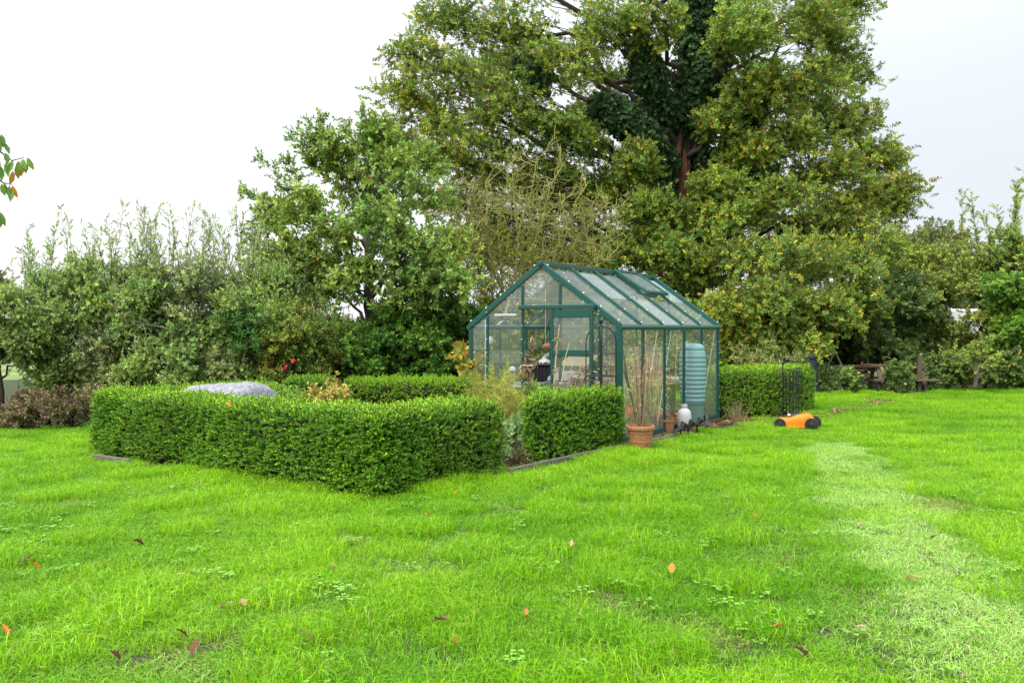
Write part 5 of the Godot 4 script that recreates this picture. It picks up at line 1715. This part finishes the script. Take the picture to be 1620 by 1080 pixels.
func plants() -> void:
	mat("brown_stem", Color(0.16, 0.1, 0.06), 0.9)
	mat("tan_stem", Color(0.55, 0.42, 0.26), 0.9)
	mat("green_stem", Color(0.16, 0.21, 0.06), 0.8)
	var tan_pal := [[3.0, Color(0.6, 0.5, 0.12)], [3.0, Color(0.4, 0.48, 0.07)], [1.5, Color(0.6, 0.36, 0.13)], [2.0, Color(0.26, 0.38, 0.05)]]
	var feather := sprig(26, 0.2, 0.055, 0.009, 0.9, tan_pal, 0, Color(0.35, 0.28, 0.08))
	for e in [[Vector3(-0.156, 0.111, -10.9), "feathery tan and yellow asparagus gone over, beside the largest box hedge's end"], [Vector3(0.058, 0.197, -10.2), "browner asparagus tuft in the gap between the two front box hedges"], [Vector3(-0.368, 0.154, -11.2), "greener asparagus tuft below the greenhouse's front left panes"]]:
		var t := thing("asparagus", e[1], "asparagus", on(e[0]))
		var where := []
		var tint := []
		for k in 9:
			var p := stalk(t, Vector3(rng.randf_range(-0.15, 0.15), 0, rng.randf_range(-0.15, 0.15)), rng.randf_range(0.5, 0.92), Vector3(rng.randf_range(-0.12, 0.12), 0, rng.randf_range(-0.1, 0.1)), 0.006, M.tan_stem)
			for q in 22:
				var j := rng.randi_range(1, 5)
				var x := facing(rand_dir() + Vector3(0, 0.9, 0), rng.randf_range(0.6, 1.1))
				x.origin = p[j].lerp(p[j + 1], rng.randf())
				where.append(x)
				var g := rng.randf_range(0.8, 1.25)
				tint.append(Color(g, g, g))
		scatter("foliage", feather, M.leaf, where, tint, t)
	# dead sunflower-like stalks before the door
	var crumple := sprig(6, 0.1, 0.075, 0.026, 2.0, [[2.0, Color(0.3, 0.2, 0.13)], [1.0, Color(0.52, 0.4, 0.26)], [1.0, Color(0.12, 0.085, 0.06)]], 1, Color(0.16, 0.1, 0.06), 0.9)
	for e in [[Vector3(0.309, 0.324, -11.1), 1.4, Vector3(-0.1, 0, 0), "blackened dead sunflower stalk with drooping leaves before the black planter", M.brown_stem, 9], [Vector3(0.487, 0.334, -11), 1.5, Vector3(0.14, 0, 0), "tall pale dead stalk before the greenhouse's open doorway", M.tan_stem, 3], [Vector3(0.55, 0.334, -11), 1.08, Vector3(0.28, 0, 0), "bent pale dead stalk with a withered hanging head before the sliding door", M.tan_stem, 9]]:
		var t := thing("dead_stalk", e[3], "dead plant", on(e[0]), 0.0, "dead stalks in the bed before the greenhouse")
		var where := []
		var tint := []
		for k in 3:
			var p := stalk(t, Vector3(rng.randf_range(-0.04, 0.04), 0, rng.randf_range(-0.04, 0.04)), e[1] * (1.0 - 0.13 * k), e[2] * (1.0 + 0.5 * k), 0.014 - 0.003 * k, e[4])
			for q in e[5]:
				var j := rng.randi_range(3, 5)
				var x := facing(rand_dir() + Vector3(0, -0.2, 0), rng.randf_range(0.6, 1.1))
				x.origin = p[j].lerp(p[j + 1], rng.randf())
				where.append(x)
				tint.append(Color(1, 1, 1))
		scatter("withered_leaves", crumple, M.leaf, where, tint, t)
	# stakes of tall weeds at the greenhouse's left corner
	var weed := sprig(9, 0.12, 0.05, 0.022, 1.0, [[2.0, Color(0.24, 0.33, 0.07)], [1.0, Color(0.36, 0.34, 0.1)], [1.0, Color(0.3, 0.24, 0.14)]], 1)
	for e in [[Vector3(-0.398, 0.273, -11.6), 1.35, "tall seedy fleabane at the greenhouse's front left corner"], [Vector3(-0.582, 0.253, -11.8), 0.95, "shorter green fleabane left of the tall seedy one"], [Vector3(-0.24, 0.356, -11.6), 0.85, "green fleabane spike in front of the greenhouse's second pane"]]:
		var t := thing("tall_weed", e[2], "weed", on(e[0]))
		var where := []
		var tint := []
		for k in 4:
			var p := stalk(t, Vector3(rng.randf_range(-0.05, 0.05), 0, rng.randf_range(-0.05, 0.05)), e[1] * rng.randf_range(0.75, 1.0), Vector3(rng.randf_range(-0.08, 0.08), 0, 0), 0.007, M.green_stem)
			for q in 20:
				var j := rng.randi_range(1, 5)
				var x := facing(rand_dir() + Vector3(0, 0.9, 0), rng.randf_range(0.5, 0.9))
				x.origin = p[j].lerp(p[j + 1], rng.randf())
				where.append(x)
				tint.append(Color(1, 1, 1))
		scatter("foliage", weed, M.leaf, where, tint, t)
	var yellow := {"bark": M.brown_stem, "leaf": M.leaf, "leaves": [sprig(7, 0.12, 0.075, 0.06, 1.2, [[3.0, Color(0.4, 0.36, 0.05)], [2.0, Color(0.26, 0.33, 0.05)], [0.6, Color(0.45, 0.2, 0.05)]], 1)], "tints": [[1.0, Color(1, 1, 1)]], "subs": 5, "per": 5, "limb": 0.012, "low": 0.3}
	bush("vine", "yellow-leaved vine climbing outside the greenhouse's left wall", "vine", Vector3(-0.67, 0.361, -12.5), 0.42, 1.35, 0.4, 6, yellow)
	var fresh := {"bark": M.green_stem, "leaf": M.leaf, "leaves": leafy_kinds(10, 0.15, 0.06, 0.025, 1.1, [[3.0, Color(0.2, 0.36, 0.04)], [1.0, Color(0.13, 0.27, 0.03)]]), "tints": [[1.0, Color(1, 1, 1)]], "subs": 12, "per": 7, "limb": 0.01, "low": 0.1}
	bush("fern", "light green ferny clump right of the grey sheet cover", "fern", Vector3(-2.864, 0.314, -11.2), 0.7, 0.6, 0.5, 7, fresh)
	bush("leafy_plant", "young green shrub among the dead stalks, behind the short box hedge", "plant", Vector3(0.296, 0.189, -10.9), 0.45, 0.72, 0.4, 6, fresh)
	var tanny := fresh.duplicate()
	tanny.leaves = leafy_kinds(9, 0.15, 0.06, 0.03, 1.2, tan_pal)
	bush("faded_plant", "faded buff and pink flowering plant between the fern and the back hedge", "plant", Vector3(-2.443, 0.294, -11.4), 0.7, 0.66, 0.5, 7, tanny)
	var pale := fresh.duplicate()
	pale.leaves = leafy_kinds(6, 0.1, 0.1, 0.06, 1.2, [[3.0, Color(0.3, 0.42, 0.2)], [1.0, Color(0.2, 0.33, 0.1)]])
	pale.subs = 5
	bush("leafy_plant", "pale broad-leaved plant low in the gap between the front box hedges", "plant", Vector3(0.014, 0.008, -9.75), 0.3, 0.34, 0.3, 4, pale)
	var weeds := tanny.duplicate()
	weeds.subs = 6
	weeds.leaves = leafy_kinds(7, 0.1, 0.05, 0.01, 1.2, [[2.0, Color(0.14, 0.1, 0.06)], [1.0, Color(0.2, 0.24, 0.05)], [1.0, Color(0.3, 0.22, 0.13)]])
	bush("dry_weeds", "dry brown weeds at the foot of the gap between the front box hedges", "weeds", Vector3(0.053, -0.043, -9.25), 0.3, 0.13, 0.2, 4, weeds)
	# climbers on and behind the right-hand hedge
	var climb := {"bark": M.brown_stem, "leaf": M.leaf, "leaves": leafy_kinds(8, 0.14, 0.05, 0.035, 1.1, [[3.0, Color(0.2, 0.29, 0.06)], [1.0, Color(0.36, 0.36, 0.1)], [1.0, Color(0.12, 0.2, 0.05)]]), "tints": [[1.0, Color(1, 1, 1)]], "subs": 7, "per": 6, "limb": 0.012, "low": 0.3, "n_shoots": 3, "shoot": 0.4, "shoot_n": 14}
	bush("bean_plant", "climbing plant on a cane behind the right-hand box hedge, nearest the greenhouse", "plant", Vector3(4.034, 0.035, -15.6), 0.5, 1.3, 0.4, 6, climb)
	bush("bean_plant", "leaning climbing plant rising to the oak's leaves behind the right-hand box hedge", "plant", Vector3(4.675, -0.02, -16.2), 0.5, 1.35, 0.4, 6, climb)
	bush("bean_plant", "low grey-green plants showing over the middle of the right-hand box hedge", "plant", Vector3(4.311, 0.017, -15.8), 0.9, 1.05, 0.4, 7, climb)
	bush("bean_plant", "thin flowering stems behind the iron trellis panels", "plant", Vector3(5.489, -0.092, -17), 0.9, 1.15, 0.4, 4, climb)
	var t := thing("dead_tuft", "dry brown grass tuft at the foot of the right-hand box hedge", "dead plant", on(Vector3(3.611, -0.061, -14.2)))
	var b := B.new()
	for i in 90:
		b.col = pick([[2.0, Color(0.3, 0.2, 0.1)], [1.0, Color(0.45, 0.34, 0.2)]])
		var f := Vector3(rng.randfn() * 0.05, 0, rng.randfn() * 0.04)
		b.tube(bend(f, f * 1.8 + Vector3(rng.randfn() * 0.05, rng.randf_range(0.1, 0.4), 0), rand_dir() * 0.02, 0.01, 3), taper(0.003, 0.001, 4), 3, false)
	put("stems", b, M.plain, t).set_meta("kind", "stuff")
	# litter of dead leaves and bark along the greenhouse's side and in the ditch
	var where := []
	var tint := []
	var chip := B.new()
	chip.leaf(Vector3(0, 0, -0.025), Vector3(0, 0.1, 1).normalized(), Vector3.UP, 0.055, 0.035, 1, 0.2, 0.25)
	for i in 2600:
		var p: Vector3
		if i < 1500:
			var f := rng.randf()
			p = gh(Vector3(GW + rng.randf_range(0.05, 0.3), 0, -0.2 - f * 3.6)) if i < 1100 else gh(Vector3(GW + rng.randf_range(0.0, 0.5), 0, -3.7 - rng.randf() * 1.7))
		else:
			var j := rng.randi_range(0, ditch.size() - 2)
			p = ditch[j].lerp(ditch[j + 1], rng.randf()) + Vector3(rng.randfn() * 0.14, 0, rng.randfn() * 0.14)
		var x := facing(Vector3.UP + rand_dir() * 0.5, rng.randf_range(0.6, 1.3))
		x.origin = on(p, 0.02 + rng.randf() * 0.015)
		where.append(x)
		tint.append(pick([[2.0, Color(0.24, 0.12, 0.06)], [2.0, Color(0.36, 0.22, 0.12)], [1.0, Color(0.1, 0.06, 0.04)], [0.6, Color(0.5, 0.36, 0.2)]]))
	var lit := Node3D.new()
	lit.name = "leaf_litter"
	add_child(lit)
	tag(lit, "brown leaf litter along the greenhouse's right wall and across the far lawn", "leaf litter", "", "stuff")
	scatter("litter", chip.done(), M.leaf, where, tint, lit)


func far_side() -> void:
	# rough picnic table, half overgrown
	var t := thing("picnic_table", "weathered wooden picnic table half buried in elder at the lawn's far edge", "picnic table", on(Vector3(9.237, 0.027, -21.2)), -0.05)
	var b := B.new()
	for i in 4:
		b = B.new()
		b.box(Vector3(-0.1 + 0.02 * i, 0.6, -0.27 + i * 0.15), Vector3(1.35, 0.045, 0.135), Basis(Vector3.BACK, -0.05), 0.008)
		put("tabletop_plank", b, mat("wet_plank", Color(0.22, 0.12, 0.06), 0.85, grain, 4.0, 0.6) if i == 0 else M.wet_plank, t)
	for s in [-1.0, 1.0]:
		b = B.new()
		b.box(Vector3(0.0, 0.3, s * 0.55), Vector3(1.45, 0.045, 0.2), Basis(), 0.008)
		put("bench_plank", b, M.timber, t)
		for x in [-0.5, 0.5]:
			b = B.new()
			b.beam(Vector3(x, 0.0, s * 0.5), Vector3(x, 0.56, s * 0.16), 0.05, 0.09, Vector3.RIGHT, 0.008)
			put("leg", b, M.timber, t)
	for x in [-0.55, 0.55]:
		b = B.new()
		b.box(Vector3(x, 0.255, 0), Vector3(0.05, 0.045, 1.2), Basis(), 0.006)
		put("bearer", b, M.timber, t)
	b = B.new()
	b.beam(Vector3(-0.62, 0.25, 0.72), Vector3(-0.38, 0.7, 0.7), 0.05, 0.05, Vector3.RIGHT, 0.006)
	put("brace", b, M.timber, t)
	t = thing("gate_post", "leaning pale timber post at the end of the picnic table", "post", on(Vector3(9.537, 0.031, -20.7)), 0.2)
	b = B.new()
	b.beam(Vector3(-0.03, -0.1, 0), Vector3(0.03, 0.86, 0), 0.09, 0.09, Vector3.RIGHT, 0.012)
	put("post", b, M.timber, t)
	t = thing("timber_stack", "dark stack of old planks under the oak, left of the picnic table", "timber stack", on(Vector3(8.166, 0.055, -22.2)), 0.08)
	for i in 12:
		b = B.new()
		b.box(Vector3(rng.randf_range(-0.15, 0.15), 0.06 + (i / 2) * 0.1, (i % 2) * 0.25 - 0.1), Vector3(rng.randf_range(1.2, 1.8), 0.06, 0.2), Basis(Vector3.UP, rng.randf_range(-0.08, 0.08)), 0.008)
		put("plank", b, M.wet_plank if i % 3 else M.grey_timber, t)
	for e in [[-0.4, 0.5], [0.0, -0.35]]:
		b = B.new()
		b.beam(Vector3(e[0], 0.55, 0.3), Vector3(e[0] + e[1] * 0.5, 0.95, 0.2), 0.05, 0.05, Vector3.RIGHT, 0.006)
		put("prop", b, M.grey_timber, t)
	# dark compost bins behind the right-hand hedge
	mat("navy_plastic", Color(0.008, 0.009, 0.024), 0.5)
	var c := thing("compost_bin", "dark navy compost bin behind the right-hand box hedge, nearest the greenhouse", "compost bin", on(Vector3(5.371, 0.279, -20)), 0.0, "navy compost bins under the oak")
	b = B.new()
	b.lathe([Vector2(0, 0), Vector2(0.4, 0), Vector2(0.34, 0.8), Vector2(0.33, 0.82), Vector2(0, 0.82)], 28)
	put("body", b, M.navy_plastic, c)
	b = B.new()
	b.lathe([Vector2(0, 0.821), Vector2(0.36, 0.821), Vector2(0.36, 0.86), Vector2(0.3, 0.9), Vector2(0, 0.93)], 28)
	put("lid", b, M.navy_plastic, c)
	again(c, "dark navy compost bin in the middle of the three behind the box hedge", on(Vector3(5.945, 0.267, -20.2)), 0.4)
	again(c, "dark navy compost bin behind the box hedge's far end, above the iron trellis", on(Vector3(6.674, 0.255, -20.4)), 0.9)
	t = thing("panel_fence", "dark board fence in the shade under the great oak", "fence", on(Vector3(8.25, 0.036, -27.5)), 0.05)
	for i in 26:
		b = B.new()
		b.box(Vector3(-2.6 + i * 0.205, 0.72, rng.randf_range(-0.01, 0.01)), Vector3(0.19, 1.44 + rng.randf_range(-0.03, 0.03), 0.025), Basis(), 0.004)
		put("board", b, mat("dark_board", Color(0.06, 0.04, 0.03), 0.9, grain, 3.0, 0.6) if i == 0 else M.dark_board, t)
	for y in [0.35, 1.1]:
		b = B.new()
		b.box(Vector3(0, y, 0.04), Vector3(5.3, 0.09, 0.05), Basis(), 0.006)
		put("rail", b, M.dark_board, t)
	van()


func van() -> void:   # a white van parked in the field beyond the right-hand bushes, of which only scraps show
	mat("white_body", Color(0.78, 0.79, 0.82), 0.3).clearcoat_enabled = true
	mat("dark_glass", Color(0.02, 0.024, 0.03), 0.1)
	var t := thing("parked_van", "white van parked beyond the crab apples, glimpsed through their leaves", "van", on(Vector3(14.707, -0.041, -29)), 0.1)
	var outline := [Vector2(-2.2, 0.35), Vector2(-2.22, 0.9), Vector2(-2.2, 2.0), Vector2(-2.05, 2.12), Vector2(0.9, 2.12), Vector2(1.25, 2.0), Vector2(1.75, 1.2), Vector2(2.3, 1.02), Vector2(2.42, 0.8), Vector2(2.42, 0.35)]
	var b := B.new()
	var rows := []
	for z in [[-0.9, 0.94], [-0.84, 1.0], [0.84, 1.0], [0.9, 0.94]]:
		var row := []
		for p in outline:
			row.append(Vector3(p.x * (0.985 if z[1] < 1 else 1.0), 1.2 + (p.y - 1.2) * (z[1] if p.y > 1.2 else 1.0), z[0]))
		rows.append(row)
	for e in [0, 3]:
		b.face(PackedVector3Array(rows[e]), Vector3(0, 0, -1 if e == 0 else 1))
	for r in 3:
		for k in outline.size():
			var q := (k + 1) % outline.size()
			var mid: Vector3 = (rows[r][k] + rows[r + 1][q]) * 0.5 - Vector3(0, 1.2, 0)
			b.face(PackedVector3Array([rows[r][k], rows[r][q], rows[r + 1][q], rows[r + 1][k]]), mid)
	put("body", b, M.white_body, t)
	b = B.new()
	b.face(PackedVector3Array([Vector3(0.35, 1.25, 0.904), Vector3(0.35, 1.85, 0.87), Vector3(1.1, 1.85, 0.87), Vector3(1.5, 1.25, 0.904)]), Vector3(0, 0, 1))
	put("side_window", b, M.dark_glass, t)
	b = B.new()
	b.face(PackedVector3Array([Vector3(1.3, 1.93, -0.7), Vector3(1.74, 1.25, -0.78), Vector3(1.74, 1.25, 0.78), Vector3(1.3, 1.93, 0.7)]), Vector3(1, 1, 0))
	put("windscreen", b, M.dark_glass, t)
	for z in [-0.82, 0.82]:
		b = B.new()
		b.box(Vector3(-2.2, 1.0, z), Vector3(0.06, 0.4, 0.12), Basis(), 0.01)
		put("tail_light", b, M.red_plastic, t)
		for x in [-1.4, 1.5]:
			b = B.new()
			b.lathe([Vector2(0, -0.1), Vector2(0.2, -0.1), Vector2(0.3, -0.09), Vector2(0.32, -0.06), Vector2(0.32, 0.06), Vector2(0.3, 0.09), Vector2(0.2, 0.1), Vector2(0, 0.1)], 24, Transform3D(Basis(Vector3.RIGHT, PI / 2), Vector3(x, 0.32, z)))
			put("wheel", b, M.tyre, t)


func fallen(called: String, label: String, at: Vector3, col: Color, l: float, curl: float, group := "") -> void:
	var b := B.new()
	b.col = col
	l *= 0.85
	b.leaf(Vector3(0, 0, -l * 0.5), Vector3(0, 0, 1), Vector3.UP, l, l * 0.62, 2, curl, curl * 0.8)
	b.rod(Vector3(0, 0, -l * 0.5), Vector3(0.01, 0.004, -l * 0.75), 0.0012, 4)
	var o := put(called, b, M.leaf)
	tag(o, label, "leaf", group)
	o.position = on(at, 0.058)
	o.rotation = Vector3(rng.randf_range(-0.35, 0.35), rng.randf() * TAU, rng.randf_range(-0.35, 0.35))


func fallen_leaves() -> void:
	rng.seed = 56
	var dark := Color(0.1, 0.04, 0.025)
	var purple := Color(0.16, 0.07, 0.07)
	var tan := Color(0.42, 0.26, 0.15)
	var pinkish := Color(0.62, 0.36, 0.27)
	var orange := Color(0.6, 0.17, 0.03)
	var list := [[Vector3(-2.448, 0, -5.8), dark, "dark chocolate fallen leaf standing on edge, left lawn", 0.1, 0.7], [Vector3(-2.946, 0, -5.356), dark, "long dark fallen leaf near the lawn's left edge of view", 0.13, 0.4], [Vector3(-1.447, 0, -4.481), tan, "larger of two pale tan leaves lying tip to tip", 0.11, 0.3], [Vector3(-1.376, 0, -4.521), tan, "smaller of two pale tan leaves lying tip to tip", 0.08, 0.3],
		[Vector3(-0.34, 0, -4.256), purple, "purple-brown curled leaf alone in the middle foreground", 0.1, 0.6], [Vector3(-1.517, 0, -4.068), dark, "dark leaf at the worn brown patch of lawn", 0.09, 0.4], [Vector3(-1.4, 0, -3.904), Color(0.22, 0.09, 0.06), "rust and tan leaf just below the worn brown patch", 0.09, 0.5], [Vector3(-1.707, 0, -3.794), dark, "dark leaf left of the worn brown patch", 0.07, 0.5], [Vector3(-1.049, 0, -5.192), pinkish, "pale pink curled leaf beside the wheel track", 0.06, 0.8],
		[Vector3(-0.925, 0, -4.036), tan, "curled tan leaf right of the worn brown patch", 0.07, 0.7], [Vector3(-2.354, 0, -4.109), orange, "orange leaf cut by the left frame", 0.09, 0.3], [Vector3(-2.803, 0, -5.884), pinkish, "small pinkish leaf left of the dark standing leaf", 0.06, 0.4], [Vector3(-0.642, 0, -6.656), orange, "bright orange leaf nearest the box hedge's front corner", 0.07, 0.3], [Vector3(0.987, -0.001, -7.467), orange, "vivid orange leaf in front of the terracotta pot", 0.08, 0.3],
		[Vector3(0.933, 0, -5.165), Color(0.55, 0.25, 0.05), "broad amber leaf in the open lawn left of the pale strip", 0.11, 0.3], [Vector3(2.257, 0, -4.975), Color(0.7, 0.33, 0.17), "large salmon oak leaf lying on the pale mown strip", 0.12, 0.25], [Vector3(0.386, 0, -5.751), pinkish, "pale pink leaf between the two wheel tracks", 0.07, 0.4], [Vector3(1.261, 0, -3.837), purple, "purple-brown leaf standing in the right foreground", 0.1, 0.7], [Vector3(2.481, 0, -6.304), pinkish, "small pink leaf at the strip's middle", 0.07, 0.4],
		[Vector3(2.824, 0, -5.918), dark, "little dark leaf on the strip's right side", 0.06, 0.4], [Vector3(1.627, 0, -4.134), pinkish, "pink and brown leaf low on the pale strip", 0.08, 0.5], [Vector3(1.268, 0, -4.168), orange, "orange leaf left of the pale strip's foot", 0.07, 0.4], [Vector3(3.638, -0.025, -9.519), orange, "distant orange leaf at the strip's upper end", 0.07, 0.3], [Vector3(0.297, -0.015, -8.654), pinkish, "pink leaf below the short box hedge's edging board", 0.09, 0.3],
		[Vector3(3.417, -0.025, -9.472), pinkish, "pale leaf at the strip's top left corner", 0.09, 0.3], [Vector3(1.828, 0, -6.612), Color(0.5, 0.16, 0.05), "rusty leaf beside the right wheel track", 0.06, 0.4], [Vector3(0.069, 0, -4.366), Color(0.5, 0.2, 0.05), "rusty leaf below the open centre of the lawn", 0.06, 0.4], [Vector3(-0.255, 0, -3.965), Color(0.35, 0.1, 0.03), "russet scrap just below the purple-brown curled leaf", 0.05, 0.5], [Vector3(3.485, -0.006, -7.934), pinkish, "pink leaf right of the strip, below the mower", 0.08, 0.3]]
	for e in list:
		fallen("fallen_leaf", e[2], e[0], e[1], e[3], e[4], "fallen leaves on the lawn")
	var used := {}
	var looks := [["curled", 0.065, 0.7], ["flat", 0.07, 0.15], ["tiny", 0.042, 0.3], ["long", 0.09, 0.3]]
	var hues := [["orange", orange], ["tan", tan], ["dark brown", dark], ["pinkish", pinkish]]
	for i in 46:
		var z := -rng.randf_range(4.2, 19.0)
		var p := Vector3(rng.randf_range(-0.55, 0.55) * -z, 0, z)
		if inside(Vector2(p.x, p.z), Geometry2D.offset_polygon(bed, 0.1)[0]) or p.x < -3 and z < -12.5 or z < -14 and p.x < 5.5:
			continue
		var look: Array = looks[rng.randi_range(0, 3)]
		var hue: Array = hues[rng.randi_range(0, 3)]
		var zone := "near the worn brown patch" if p.x < -0.8 and z > -6 else "on the grass before the long hedge arm" if p.x < -0.8 else "on the pale mown strip" if inside(Vector2(p.x, p.z), strip) else "in the middle foreground grass" if z > -7 and p.x < 1.5 else "between the short box hedge and pale strip" if p.x < z * -0.3 else "on the lawn right of the mower" if z < -10 else "on the lawn right of the pale strip"
		var says := "%s %s fallen leaf %s" % [look[0], hue[0], zone]
		if used.has(says):
			continue
		used[says] = true
		fallen("fallen_leaf", says, p, hue[1], look[1], look[2], "fallen leaves on the lawn")
	for e in [[Vector3(-2.652, 0.713, -8.25), orange, "orange leaf caught on top of the largest box hedge's long arm"], [Vector3(-0.886, 0.704, -7.85), Color(0.6, 0.25, 0.06), "amber leaf caught on top of the largest box hedge's short arm"]]:
		fallen("fallen_leaf", e[2], e[0], e[1], 0.09, 0.3, "leaves caught on the box hedge")
		get_child(get_child_count() - 1).position.y = 0.745
